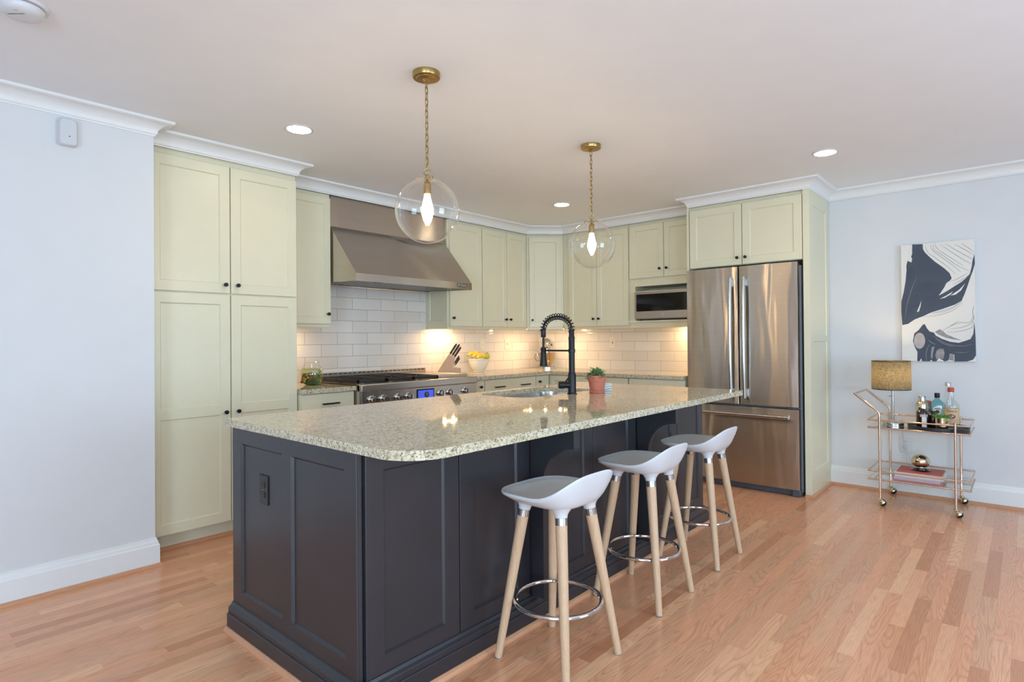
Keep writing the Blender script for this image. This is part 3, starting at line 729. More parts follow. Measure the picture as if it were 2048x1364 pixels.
def outlet(label, M, plate_mat, face_mat, name='wall_outlet', w=0.072, h=0.117, kind='duplex', group=None):
    """M maps (u, v) on the wall, w outward; plate centred at the origin"""
    t = thing(name, label, 'outlet' if kind == 'duplex' else 'switch', M @ Vector((0, 0, 0)), group)
    b = MB(M); b.box(-w/2, -h/2, -0.0005, w/2, h/2, 0.006, 0.0025); obj('cover_plate', b, plate_mat, t)
    if kind == 'duplex':
        for s in (-1, 1):
            b = MB(M); b.prism([(p[0], p[1]+s*0.0195) for p in rrect(-0.0165, -0.0135, 0.0165, 0.0135, 0.009, 5)], 0.005, 0.0075); r = obj('receptacle', b, face_mat, t)
            b = MB(M)
            for u in (-0.0065, 0.0065): b.box(u-0.0012, s*0.0195, 0.0070, u+0.0012, s*0.0195+0.0085, 0.0079)
            b.lathe([(0, 0.0079), (0.0027, 0.0079), (0.0027, 0.007)], (0, s*0.0195-0.006, 0), 10); obj('slot', b, 'dark_gap', r)
        b = MB(M); b.lathe([(0.003, 0.005), (0.003, 0.0068), (0, 0.0072)], (0, 0, 0), 10); obj('screw', b, 'screw_grey', t)
    elif kind == 'rocker':
        b = MB(M); b.box(-0.0165, -0.033, 0.004, 0.0165, 0.033, 0.0085, 0.002); obj('rocker', b, face_mat, t)
        b = MB(M); b.box(-0.006, -0.012, 0.0085, 0.006, 0.012, 0.0095, 0.0005); obj('button', b, 'rubber_grey', t)
    else:
        b = MB(M); b.box(-0.005, -0.012, 0.004, 0.005, 0.012, 0.012, 0.002); obj('toggle', b, face_mat, t)
    return t
outlet('black duplex outlet on the end panel of the dark island', frame((IX0+0.010, 2.298, 0.637), (0, -1, 0)), 'black_plastic', 'black_plastic')
outlet('cream switch plate on the tile behind the fruit bowl', frame((4.473, YR-0.004, 1.18), (1, 0, 0)), 'cream_plastic', 'cream_plastic', 'light_switch', 0.075, 0.117, 'toggle')
outlet('cream rocker plate on the tile left of the stand mixer', frame((4.866, YR-0.004, 1.182), (1, 0, 0)), 'cream_plastic', 'cream_plastic', 'light_switch', 0.078, 0.12, 'rocker')
outlet('cream outlet on the tile above the potted plant', frame((XR-0.004, 3.355, 1.191), (0, -1, 0)), 'cream_plastic', 'cream_plastic', 'wall_outlet', 0.072, 0.125, 'rocker')['category'] = 'outlet'
outlet('white outlet low on the wall behind the bar cart', frame((XR+0.004, 0.716, 0.388), (0, -1, 0)), 'white_plastic', 'white_plastic', 'wall_outlet', 0.085, 0.125)

# ------------------------------------------------------------------ range, hood, refrigerator, microwave
t = thing('kitchen_range', 'wide stainless steel gas range with a blue lit display panel', 'range', (3.06, 4.0, 0))
RX0, RX1 = 2.461, 3.661
b = MB(); b.box(RX0, 3.67, 0.10, RX1, 4.37, 0.905); b.box(RX0+0.02, 3.72, 0.0, RX1-0.02, 4.36, 0.10); obj('body', b, 'steel_range', t)
b = MB(); b.box(RX0, 3.640, 0.852, RX1, 3.70, 0.910, 0.008, seg=3); obj('bullnose', b, 'steel_range', t)
b = MB(); b.box(RX0+0.012, 3.655, 0.70, RX1-0.004, 3.672, 0.852, 0.002); obj('control_panel', b, 'steel_range', t)
b = MB(); b.box(RX0, 3.70, 0.900, RX1, 4.34, 0.908); obj('cooktop', b, 'steel_range', t)
bg_ = MB(); bg_.box(RX0+0.02, 4.335, 0.905, RX1-0.01, 4.372, 0.968, 0.003); g = obj('backguard', bg_, 'steel_range', t)
b = MB()
for k in range(24): b.box(RX0+0.055+k*0.047, 4.3335, 0.953, RX0+0.089+k*0.047, 4.337, 0.961)
obj('vent_slots', b, 'dark_gap', g)
for gx0, gx1 in ((RX0+0.03, RX0+0.29), (RX0+0.295, RX0+0.555), (RX0+0.56, RX0+0.82)):
    b = MB(); y0, y1, z0, z1 = 3.735, 4.30, 0.918, 0.938
    for yy in (y0, (y0+y1)/2-0.007, y1-0.014): b.box(gx0, yy, z0-(0.008 if yy != y0 else 0.004), gx1, yy+0.014, z1, 0.002)
    for xx in (gx0, gx1-0.014): b.box(xx, y0, z0-0.006, xx+0.014, y1, z1, 0.002)
    for fy_ in (0.25, 0.75):
        yc = y0+(y1-y0)*fy_; xc = (gx0+gx1)/2
        for a in range(8):
            ca, sa = math.cos(a*PI/4), math.sin(a*PI/4); b.tube([(xc+ca*0.03, yc+sa*0.03, z1-0.008), (xc+ca*0.118, yc+sa*0.118, z1-0.008)], 0.0055, 6)
    for xx in (gx0+0.007, gx1-0.007):
        for yy in (y0+0.007, y1-0.007): b.tube([(xx, yy, 0.9075), (xx, yy, z0+0.004)], 0.007, 6)
    obj('grate', b, 'cast_iron', t)
    for fy_ in (0.25, 0.75):
        b = MB(); b.lathe([(0, 0.922), (0.026, 0.922), (0.034, 0.917), (0.036, 0.9078)], ((gx0+gx1)/2, y0+(y1-y0)*fy_, 0), 20); obj('burner', b, 'cast_iron', t)
b = MB(); b.box(RX0+0.83, 3.74, 0.907, RX1-0.03, 4.30, 0.934, 0.004); obj('griddle', b, 'steel_range', t)
MZ = frame((0, 3.655, 0), (1, 0, 0))
for kx in (2.560, 2.665, 2.805, 2.905, 3.235, 3.335, 3.515):
    b = MB(MZ); b.lathe([(0.033, -0.001), (0.033, 0.004), (0.029, 0.009), (0.027, 0.010)], (kx, 0.792, 0), 28); b.lathe([(0.024, 0.009), (0.0225, 0.034), (0.019, 0.039), (0, 0.039)], (kx, 0.792, 0), 28)
    k = obj('knob', b, 'chrome', t)
    b = MB(MZ); b.box(kx-0.005, 0.792-0.023, 0.032, kx+0.005, 0.792+0.023, 0.047, 0.002); obj('grip', b, 'nickel', k)
b = MB(MZ); b.box(2.985, 0.735, 0.0005, 3.165, 0.838, 0.005, 0.002); dsp = obj('display', b, 'black_glass', t)
b = MB(MZ); b.box(2.996, 0.745, 0.004, 3.154, 0.828, 0.0056); obj('screen', b, 'screen_blue', dsp)
b = MB(MZ); b.lathe([(0, 0.0064), (0.0235, 0.0064), (0.0235, 0.005)], (3.082, 0.792, 0), 24); obj('clock_disc', b, 'black_glass', dsp)
b = MB(MZ); b.box(3.080, 0.791, 0.0063, 3.083, 0.808, 0.0069); b.tube([(3.0815, 0.792, 0.0066), (3.092, 0.799, 0.0066)], 0.0014, 6); b.tube([(3.0815, 0.792, 0.0066), (3.091, 0.782, 0.0066)], 0.0014, 6); obj('clock_hands', b, 'ink_light', dsp)
b = MB(); b.box(RX0+0.02, 3.648, 0.16, RX1-0.02, 3.672, 0.68, 0.004); dr = obj('oven_door', b, 'steel_range', t)
b = MB(); b.tube([(RX0+0.08, 3.60, 0.63), (RX1-0.08, 3.60, 0.63)], 0.013, 14); b.tube([(RX0+0.12, 3.65, 0.63), (RX0+0.12, 3.60, 0.63)], 0.009, 10); b.tube([(RX1-0.12, 3.65, 0.63), (RX1-0.12, 3.60, 0.63)], 0.009, 10); obj('handle', b, 'nickel', dr)

t = thing('range_hood', 'large sloped stainless steel range hood over the gas range', 'range hood', (3.08, 4.05, 1.675))
HX0, HX1 = 2.474, 3.676
b = MB(PROF)
prof = [(4.374, 1.70), (4.374, 2.128), (4.072, 2.128), (3.722, 1.736), (3.722, 1.678), (3.734, 1.678), (4.33, 1.70)]
b.prism(prof, HX0, HX0+0.003); b.prism(prof, HX1-0.003, HX1)
b.prism([(4.072, 2.128), (3.722, 1.736), (3.722, 1.678), (3.726, 1.678), (3.726, 1.734), (4.076, 2.124)], HX0+0.003, HX1-0.003)
b.prism([(4.374, 2.128), (4.072, 2.128), (4.076, 2.124), (4.374, 2.124)], HX0+0.003, HX1-0.003)
c = obj('canopy', b, 'steel_hood', t, angle=20)
obj('duct_cover', MB().box(HX0+0.003, 4.074, 2.130, HX1-0.010, 4.374, 2.376), 'steel_hood', t)
b = MB(PROF)
for k in range(31):
    x = HX0+0.04+k*0.037; b.prism([(3.79, 1.690), (4.33, 1.696), (4.33, 1.706), (3.79, 1.700)], x, x+0.019)
b.M = Matrix.Identity(4)
f = obj('baffle_filter', b, 'steel_sink', t); obj('filter_gap_shade', MB().box(HX0+0.003, 3.78, 1.716, HX1-0.003, 4.36, 1.720), 'dark_gap', f)  # dark-coloured sheet added above the ribs as the shade in their gaps
obj('front_tray', MB().box(HX0+0.003, 3.728, 1.686, HX1-0.003, 3.785, 1.691), 'steel_hood', t)
b = MB(); b.tube([(HX0+0.01, 4.30, 1.692), (HX1-0.01, 4.30, 1.692)], 0.010, 12); obj('rear_rail', b, 'chrome', t)
for x in (2.66, 3.465, 3.545): obj('switch', MB().box(x, 3.735, 1.676, x+0.055, 3.765, 1.6905, 0.002), 'black_plastic', t)
b = MB(frame((0, 3.722, 0), (1, 0, 0))); b.box(3.50, 1.700, -0.001, 3.615, 1.727, 0.003, 0.001); bd = obj('badge', b, 'grille_grey', t)
text('badge_lettering', 'Dynasty', 0.021, frame((3.572, 3.7185, 1.7135), (1, 0, 0)), 'ink_light', bd, sx=1.05)
b = MB(frame((0, 3.7185, 0), (1, 0, 0)))
for (p, q) in ((0, 0), (0, 1), (1, 0), (1, 1)): b.box(3.508+p*0.009, 1.706+q*0.008, 0, 3.515+p*0.009, 1.712+q*0.008, 0.0008)
obj('badge_emblem', b, 'ink_light', bd)

t = thing('refrigerator', 'stainless steel French-door refrigerator with a bottom freezer drawer', 'refrigerator', (5.1, 1.76, 0))
obj('cabinet_case', MB().box(4.862, 1.305, 0.03, 5.43, 2.205, 1.79), 'grey_case', t)
def curved_front(y0, y1, z0, z1, x=4.790, bulge=0.010, tk=0.058):
    """door slab whose face bows outward a little"""
    b = MB(); n = 16; e = 0.006; prof = [(x+tk, y0), (x+e, y0)]
    for k in range(n+1):
        f_ = k/n; y = y0+e*0.6+(y1-y0-1.2*e)*f_; prof.append((x-bulge*(1-(2*f_-1)**2)+0.002*(abs(2*f_-1) > 0.98), y))
    prof += [(x+e, y1), (x+tk, y1)]
    m = len(prof); V = [(p[0], p[1], z0) for p in prof]+[(p[0], p[1], z1) for p in prof]
    F_ = [(i, (i+1) % m, m+(i+1) % m, m+i) for i in range(m)]; b.raw(V, F_, True); b.raw(V, [tuple(range(m))[::-1], tuple(range(m, 2*m))]); bmesh.ops.remove_doubles(b.bm, verts=b.bm.verts[:], dist=1e-6); return b
dl = obj('door', curved_front(1.768, 2.207, 0.692, 1.812), 'steel_fridge', t, angle=30)
dr = obj('door', curved_front(1.312, 1.758, 0.692, 1.812), 'steel_fridge', t, angle=30)
fz = obj('freezer_drawer', curved_front(1.312, 2.207, 0.058, 0.673), 'steel_fridge', t, angle=30)
def bow_handle(y, z0, z1, parent):
    b = MB(); n = 20; pts = []
    for k in range(n+1):
        f_ = k/n; z = z0+(z1-z0)*f_; pts.append((4.752-0.020*(1-(2*f_-1)**2), z))
    V = []
    for (x, z) in pts: V += [(x-0.012, y-0.007, z), (x-0.014, y, z), (x-0.012, y+0.007, z), (x-0.007, y+0.011, z), (x+0.008, y+0.011, z), (x+0.008, y-0.011, z), (x-0.007, y-0.011, z)]
    m = 7; F_ = [(i*m+k, i*m+(k+1) % m, (i+1)*m+(k+1) % m, (i+1)*m+k) for i in range(n) for k in range(m)]+[tuple(range(m))[::-1], tuple(n*m+k for k in range(m))]
    b.raw(V, F_, True)
    for z in (z0+0.04, z1-0.04): b.box(4.755, y-0.009, z-0.03, 4.790, y+0.009, z+0.03, 0.003)
    return obj('handle', b, 'nickel', parent)
bow_handle(1.815, 0.745, 1.722, dl); bow_handle(1.706, 0.745, 1.722, dr)
b = MB(); b.tube([(4.742, 1.372, 0.612), (4.742, 2.145, 0.612)], 0.0145, 16)
for y in (1.39, 2.125): b.box(4.744, y-0.012, 0.600, 4.79, y+0.012, 0.624, 0.003)
obj('handle', b, 'nickel', fz)
text('brand_lettering', 'JENN-AIR', 0.020, frame((4.782, 1.462, 1.722), (0, -1, 0)), 'ink_light', dr, spacing=1.15, sx=0.95)
b = MB(); b.box(4.835, 1.375, 0.006, 4.862, 2.20, 0.055); obj('kick_grille', b, 'grille_grey', t)
b = MB(); b.box(4.808, 1.310, 0.0, 4.872, 1.372, 0.055, 0.006); obj('foot_cover', b, 'grille_grey', t)
b = MB(); b.box(4.800, 1.316, 0.676, 4.86, 1.40, 0.688, 0.002); obj('hinge', b, 'grille_grey', t)

t = thing('microwave_oven', 'stainless steel microwave oven sitting in the niche beside the refrigerator', 'microwave', (5.25, 2.57, 1.41))
b = MB(); b.box(5.085, 2.275, 1.418, 5.42, 2.868, 1.688, 0.004); obj('case', b, 'grey_case', t)
for y in (2.31, 2.83): obj('foot', MB().box(5.10, y-0.01, 1.408, 5.12, y+0.01, 1.419), 'black_plastic', t)
MF = FX(5.085)
b = MB(MF); b.box(-2.869, 1.424, 0, -2.275, 1.688, 0.025, 0.003); dd = obj('door', b, 'steel_micro', t)
b = MB(MF); b.prism([(p[0], p[1]) for p in rrect(-2.848, 1.493, -2.30, 1.658, 0.008, 4)], 0.024, 0.0262); obj('window_glass', b, 'black_glass', dd)
b = MB(MF); b.tube([(-2.57+0.0145*math.cos(a*PI/12), 1.460+0.0145*math.sin(a*PI/12), 0.0262) for a in range(24)], 0.0012, 6, closed=True)
b.tube([(-2.577, 1.456, 0.0262), (-2.573, 1.466, 0.0262), (-2.577, 1.467, 0.0262), (-2.579, 1.462, 0.0262), (-2.571, 1.458, 0.0262)], 0.0009, 6); b.tube([(-2.563, 1.466, 0.0262), (-2.568, 1.466, 0.0262), (-2.569, 1.457, 0.0262), (-2.563, 1.456, 0.0262)], 0.0009, 6)
obj('emblem', b, 'ink_light', dd)

# ------------------------------------------------------------------ lights
def pendant(x, y, label):
    t = thing('pendant_light', label, 'pendant light', (x, y, CEIL), 'clear globe pendants over the island')
    b = MB(); b.lathe([(0, CEIL), (0.062, CEIL), (0.062, CEIL-0.022), (0.060, CEIL-0.025), (0.046, CEIL-0.026), (0.044, CEIL-0.029), (0.016, CEIL-0.031), (0.012, CEIL-0.036), (0.006, CEIL-0.042), (0, CEIL-0.042)], (x, y, 0), 40); obj('canopy', b, 'brass', t)
    b = MB(); z = CEIL-0.040; n = 15; top = z; bot = 2.008; st = (top-bot)/n
    for k in range(n):
        zc = top-(k+0.5)*st; h = st*0.5+0.0035; w = 0.0078; loop = []
        for q in range(20):
            a = 2*PI*q/20; u = w*math.cos(a); v = (h-w)*(1 if math.sin(a) > 0 else -1)*(abs(math.sin(a)) > 1e-6)+w*math.sin(a)
            loop.append((x+(u if k % 2 else u*0.25), y+(u*0.25 if k % 2 else u), zc+v))
        b.tube(loop, 0.0023, 6, closed=True)
    obj('chain', b, 'brass', t)
    b = MB(); b.tube([(x+0.015*math.cos(a*PI/10)*0.66, y-0.015*math.cos(a*PI/10)*0.75, 1.996+0.0145*math.sin(a*PI/10)) for a in range(20)], 0.0024, 8, closed=True); obj('loop_ring', b, 'brass', t)
    b = MB(); b.lathe([(0, 1.986), (0.005, 1.984), (0.008, 1.979), (0.006, 1.974), (0.013, 1.971), (0.021, 1.968), (0.022, 1.963), (0.012, 1.960), (0.006, 1.958), (0.006, 1.950), (0, 1.950)], (x, y, 0), 24)
    for k in range(3):
        a = 0.35+k*2*PI/3; c_, s_ = math.cos(a), math.sin(a)
        b.tube([(x+c_*r, y+s_*r, zz) for r, zz in ((0.018, 1.966), (0.030, 1.967), (0.038, 1.970), (0.046, 1.966), (0.048, 1.958), (0.045, 1.953))], 0.0028, 8)
    obj('globe_holder', b, 'brass', t)
    b = MB(); b.lathe([(0, 1.956), (0.010, 1.955), (0.016, 1.948), (0.018, 1.942), (0.018, 1.900), (0.0195, 1.899), (0.0195, 1.894), (0, 1.894)], (x, y, 0), 24); obj('socket', b, 'brass', t)
    b = MB(); b.lathe([(0.012, 1.895), (0.014, 1.884), (0.021, 1.856), (0.0265, 1.826), (0.0255, 1.806), (0.018, 1.782), (0.010, 1.768), (0.006, 1.762), (0, 1.760)], (x, y, 0), 24); obj('bulb', b, 'bulb_glow', t)
    b = MB(); R_, zc = 0.147, 1.819; b.lathe([(R_*math.sin(0.30+(PI-0.30)*k/40), zc+R_*math.cos(0.30+(PI-0.30)*k/40)) for k in range(41)], (x, y, 0), 56); obj('globe', b, 'globe_glass', t)
pendant(1.735, 2.040, 'clear glass globe pendant on a brass chain, nearer one, in front of the range hood')
pendant(3.078, 2.043, 'clear glass globe pendant on a brass chain, farther one, in front of the corner cabinets')

def recessed(x, y, label):
    t = thing('recessed_light', label, 'ceiling light', (x, y, CEIL), 'recessed ceiling downlights')
    b = MB(); b.lathe([(0.066, CEIL-0.001), (0.066, CEIL-0.005), (0.080, CEIL-0.0035), (0.082, CEIL+0.0005)], (x, y, 0), 40); obj('trim_ring', b, 'white_plastic', t)
    b = MB(); b.lathe([(0, CEIL-0.0025), (0.067, CEIL-0.0025)], (x, y, 0), 40); obj('diffuser', b, 'lamp_glow', t)
recessed(1.700, 3.120, 'round recessed ceiling light in front of the pantry')
recessed(4.250, 3.140, 'round recessed ceiling light near the angled corner cabinet')
recessed(4.258, 0.985, 'round recessed ceiling light in front of the refrigerator')

def cab_light(label, c, d, n, L):
    """light bar under a wall cabinet: housing and n lamps"""
    d = Vector(d).normalized(); c = Vector(c); t = thing('under_cabinet_light', label, 'cabinet light', c, 'warm light bars under the wall cabinets')
    M = frame(c, d, Vector((0, 0, 1)).cross(d)); b = MB(M); b.box(-L/2, -0.022, -0.020, L/2, 0.022, 0.0, 0.003); h = obj('housing', b, 'white_plastic', t)
    if n > 1: b = MB(M); b.box(-L/2+0.01, -0.010, -0.0212, L/2-0.01, 0.010, -0.0195); obj('lens', b, 'strip_glow', t)
    for k in range(n):
        u = (k-(n-1)/2)*L/n*1.0; b = MB(M); b.lathe([(0, -0.0212), (0.017, -0.0222), (0.017, -0.0195)], (u, 0, 0), 20); obj('lamp', b, 'puck_glow', t)
cab_light('light bar under the cabinet just right of the range hood', (3.86, 4.24, 1.376), (1, 0, 0), 2, 0.24)
cab_light('light bar under the angled corner cabinet', (5.04, 3.97, 1.364), (1, -1, 0), 3, 0.50)
cab_light('light bar under the microwave niche beside the refrigerator', (5.34, 2.40, 1.388), (0, 1, 0), 2, 0.24)
cab_light('round light under the cabinet between pantry and range hood', (2.20, 4.24, 1.366), (1, 0, 0), 1, 0.08)

b = MB(); b.lathe([(0, 2.405), (0.030, 2.405), (0.052, 2.409), (0.064, 2.418), (0.068, 2.432), (0.068, 2.436)], (0.405, 2.70, 0), 36); 
t = thing('smoke_detector', 'round white smoke detector on the ceiling in the top left corner', 'smoke detector', (0.405, 2.70, CEIL)); obj('cover', b, 'white_plastic', t)
b = MB(); b.lathe([(0.064, 2.434), (0.064, 2.439)], (0.405, 2.70, 0), 36); obj('seam', b, 'grille_grey', t)
b = MB(); b.lathe([(0.060, 2.438), (0.078, 2.440), (0.080, CEIL)], (0.405, 2.70, 0), 36); obj('mounting_base', b, 'white_plastic', t)
SD = Matrix(((0.66, 0.75, 0, 0.405), (-0.75, 0.66, 0, 2.70), (0, 0, -1, 2.4045), (0, 0, 0, 1)))
text('lettering', 'SMOKE ALARM', 0.009, SD @ Matrix.Translation((0.0, -0.024, 0)), 'grille_grey', t, 0.0002)
text('lettering', 'TEST', 0.008, SD @ Matrix.Translation((0.012, -0.042, -0.003)), 'grille_grey', t, 0.0002)

t = thing('motion_sensor', 'small white wall sensor with rounded front high on the left wall', 'sensor', (0.715, YL, 2.284))
M = frame((0.715, YL, 2.284), (1, 0, 0)); b = MB(M); hw, hh = 0.038, 0.066
sec = [(p[0], p[1]) for p in rrect(-hw, -hh, hw, hh, 0.014, 5)]
V = [(u*1.06, v*0.98, 0.0) for u, v in sec]+[(u, v*(1+0.06*(1-(u/hw)**2)), 0.032) for u, v in sec]+[(u*0.86, v*0.9*(1+0.06*(1-(u/hw)**2)), 0.043) for u, v in sec]
m = len(sec); b.raw(V, [(i*m+k, i*m+(k+1) % m, (i+1)*m+(k+1) % m, (i+1)*m+k) for i in range(2) for k in range(m)]+[tuple(range(2*m, 3*m))], True); obj('cover', b, 'white_plastic', t, angle=50)
b = MB(M); b.lathe([(0, 0.0445), (0.0028, 0.0440), (0.0028, 0.042)], (0.004, -0.022, 0), 12); obj('indicator', b, 'black_plastic', t)

# ------------------------------------------------------------------ bar stools
def stool_proto(label):
    t = local_thing('bar_stool', label, 'bar stool', 'white bar stools along the island')
    A, N = 0.188, 56
    def plan(a, s):
        c_, s_ = math.cos(a), math.sin(a); r = (abs(c_)**3.5+abs(s_)**3.5)**(-1/3.5); return (A*s*r*c_, A*s*r*s_*1.0)
    def zr(y):
        q = y/A; return 0.652+0.090*max(0, -q)**2.5-0.004*max(0, q)**2
    def ztop(x, y, s): return zr(y) - 0.030*(1-s**2.4)
    def shell(s, dz): return [(p[0], p[1], ztop(p[0], p[1], s)+dz) for p in (plan(2*PI*k/N, s) for k in range(N))]
    b = MB(); rings = [shell(s, 0) for s in (0.02, 0.2, 0.4, 0.6, 0.78, 0.9, 0.96, 0.992)]
    rings.append([(p[0], p[1], zr(p[1])-0.004) for p in (plan(2*PI*k/N, 1.0) for k in range(N))])
    rings.append([(p[0], p[1], zr(p[1])-0.012) for p in (plan(2*PI*k/N, 0.992) for k in range(N))])
    for s, f_ in ((0.955, 0.16), (0.90, 0.36), (0.84, 0.58), (0.77, 0.80), (0.70, 0.93), (0.58, 1.0), (0.2, 1.0)):
        rings.append([(p[0], p[1], (zr(p[1])-0.012)*(1-f_)+0.604*f_) for p in (plan(2*PI*k/N, s) for k in range(N))])
    V = [v for r_ in rings for v in r_]; F_ = [(i*N+k, i*N+(k+1) % N, (i+1)*N+(k+1) % N, (i+1)*N+k) for i in range(len(rings)-1) for k in range(N)]+[tuple(range(N))[::-1], tuple((len(rings)-1)*N+k for k in range(N))]
    b.raw(V, F_, True)
    for sx in (-1, 1):
        for sy in (-1, 1):
            pts, rr = [], []
            for zz, r_ in ((0.574, 0.0235), (0.583, 0.0245), (0.592, 0.0290), (0.600, 0.0350), (0.607, 0.0420), (0.612, 0.0480)):
                o = 0.091+0.074*(1-zz/0.575)*0.9; pts.append((sx*o*0.99, sy*o*0.99, zz)); rr.append(r_)
            b.tube(pts, rr, 20)
    obj('seat_shell', b, 'white_plastic', t, angle=60)
    b = MB(); rings = [shell(s, 0.0022 if s < 0.91 else 0.0003) for s in (0.02, 0.2, 0.4, 0.6, 0.78, 0.88, 0.915)]
    V = [v for r_ in rings for v in r_]; b.raw(V, [(i*N+k, i*N+(k+1) % N, (i+1)*N+(k+1) % N, (i+1)*N+k) for i in range(len(rings)-1) for k in range(N)]+[tuple(range(N))[::-1]], True); obj('seat_pad', b, 'grey_pad', t, angle=60)
    for sx in (-1, 1):
        for sy in (-1, 1):
            P0 = Vector((sx*0.1655, sy*0.1655, 0.004)); P1 = Vector((sx*0.091, sy*0.091, 0.574))
            b = MB(); b.tube([P0, P0.lerp(P1, 0.5), P0.lerp(P1, 0.958)], [0.0145, 0.0185, 0.0222], 20); l = obj('leg', b, 'beech', t)
            b = MB(); b.tube([P0.lerp(P1, 0.955), P0.lerp(P1, 0.998)], [0.0226, 0.0226], 20); obj('collar', b, 'nickel', l)
            b = MB(); b.tube([(P0.x, P0.y, 0), (P0.x, P0.y, 0.006)], [0.0135, 0.0145], 16); obj('foot_pad', b, 'rubber_grey', l)
    b = MB(); b.tube([(0.168*math.cos(a*PI/32), 0.168*math.sin(a*PI/32), 0.222) for a in range(64)], 0.0085, 12, closed=True)
    for a in (0.25, 0.75, 1.25, 1.75): b.sphere((0.160*math.cos(a*PI), 0.160*math.sin(a*PI), 0.222), 0.006, seg=10, rings=6)
    obj('foot_ring', b, 'chrome', t); return t
st = stool_proto('white bar stool with beech legs, nearest and leftmost of the three')
st.location = (1.818, 1.378, 0); st.rotation_euler = (0, 0, math.radians(-1.5))
for (x, y, a, lab) in ((2.530, 1.398, 0, 'white bar stool with beech legs, middle one of the three'), (3.187, 1.404, 0.5, 'white bar stool with beech legs, farthest stool, in front of the refrigerator')):
    c = copy_tree(st); c.location = (x, y, 0); c.rotation_euler = (0, 0, math.radians(a)); c['label'] = lab

# ------------------------------------------------------------------ on the counters
def glass_bowl_profile(): return [(0.030, 0.9025), (0.052, 0.903), (0.068, 0.918), (0.080, 0.945), (0.085, 0.975), (0.082, 1.005), (0.070, 1.035), (0.056, 1.056), (0.052, 1.066), (0.058, 1.074)]
BX, BY = 2.318, 4.085
t = thing('fish_bowl', 'round glass fish bowl with water, green gravel and plants on the counter', 'fish bowl', (BX, BY, ZC))
b = MB(); b.lathe([(0, 0.9005), (0.040, 0.9005)]+glass_bowl_profile(), (BX, BY, 0), 48); obj('bowl', b, 'clear_glass', t)
b = MB(); b.lathe([(0, 0.924), (0.068, 0.924), (0.0785, 0.945), (0.0835, 0.975), (0.0805, 1.005), (0.072, 1.028), (0, 1.028)], (BX, BY, 0), 40); obj('water', b, 'water_tint', t)
b = MB(); b.lathe([(0, 0.902), (0.050, 0.9035), (0.066, 0.918), (0.069, 0.923), (0.055, 0.930), (0.03, 0.926), (0, 0.931)], (BX, BY, 0), 32); g = obj('gravel', b, 'gravel_green', t); g['kind'] = 'stuff'
b = MB()
pts = [(BX-0.045+0.04*math.cos(a), BY-0.03-0.012*math.sin(a*2), 0.925+0.055*math.sin(a)) for a in [PI*k/12 for k in range(13)]]
b.tube(pts, [0.018+0.006*math.sin(k*1.7) for k in range(13)], 10); b.sphere((BX-0.035, BY-0.025, 0.935), 0.022, 1.1, 1, 0.9, 14, 8); obj('ornament', b, 'ornament_brown', t)
b = MB()
for k in range(14): b.sphere((BX-0.045+0.04*math.cos(k*0.24), BY-0.035+random.uniform(-.012, .006), 0.93+0.055*math.sin(k*0.24)), random.uniform(0.007, 0.012), seg=8, rings=5)
obj('moss', b, 'ornament_moss', t)
def leaf(b, p, d, L, wd, th=0.18):
    d = Vector(d).normalized(); r = d.to_track_quat('X', 'Z').to_matrix(); b.sphere(Vector(p)+d*L*0.5, L*0.5, 1, wd, th, 8, 5, rot=r)
b = MB()
for k in range(10):
    z = 0.925+0.008*k
    for q in range(3): leaf(b, (BX+0.045+0.004*math.sin(k), BY-0.025, z+0.012*q*0.3), (math.cos(k*2.1+q*2.1), math.sin(k*2.1+q*2.1), 0.5), 0.022, 0.4)
obj('water_plant', b, 'leaf_green', t)

KB0 = Vector((3.715, 4.262, ZC)); KU = Vector((0.707, -0.707, 0)); KM = frame(KB0, KU)
t = thing('knife_block', 'slanted light wood knife block on the counter right of the range', 'knife block', KB0+KU*0.12)
b = MB(KM); b.prism([(0, 0), (0.128, 0.196), (0.186, 0.158), (0.165, 0.066), (0.240, 0.060), (0.240, 0)], -0.045, 0.045); obj('block', b, 'block_wood', t)
ax = Vector((0.128, 0.196)).normalized()
def knife(u, v, w, L, wd, label, curve=0.0):
    """knife standing in its slot: handle outside the block, bolster at the mouth"""
    def P(a, c=0.0): return (u+ax.x*a-ax.y*c*-1, v+ax.y*a+ax.x*c*-1, w)
    base = KM @ Vector(P(0)); k = thing('kitchen_knife', label, 'knife', base, 'black-handled knives in the knife block')
    b = MB(KM); b.tube([P(0.012), P(0.02), P(L*0.35), P(L*0.7, curve*0.5), P(L*0.95, curve), P(L, curve)], [wd*0.8, wd, wd*0.85, wd*1.05, wd*0.9, wd*0.4], 12); obj('handle', b, 'knife_black', k)
    b = MB(KM); b.tube([P(-0.002), P(0.013)], [wd*0.7, wd*0.85], 12); obj('bolster', b, 'steel_knife', k); return k
nx = Vector((0.058, -0.038))
for i, (f_, w, L, wd) in enumerate(((0.12, 0.030, 0.125, 0.0102), (0.12, -0.028, 0.12, 0.0102), (0.49, 0.032, 0.135, 0.0104), (0.49, 0.002, 0.13, 0.0104), (0.49, -0.029, 0.12, 0.0102), (0.85, 0.028, 0.115, 0.0100), (0.85, -0.004, 0.12, 0.0100), (0.85, -0.034, 0.105, 0.0100))):
    knife(0.128+nx.x*f_, 0.196+nx.y*f_, w, L, wd, 'black-handled kitchen knife standing in the upper tier of the knife block')
for i in range(5):
    knife(0.178+0.006*(i % 2), 0.105-0.018*(i % 2), 0.034-0.017*i, 0.085, 0.0075, 'small black-handled steak knife in the lower tier of the knife block')

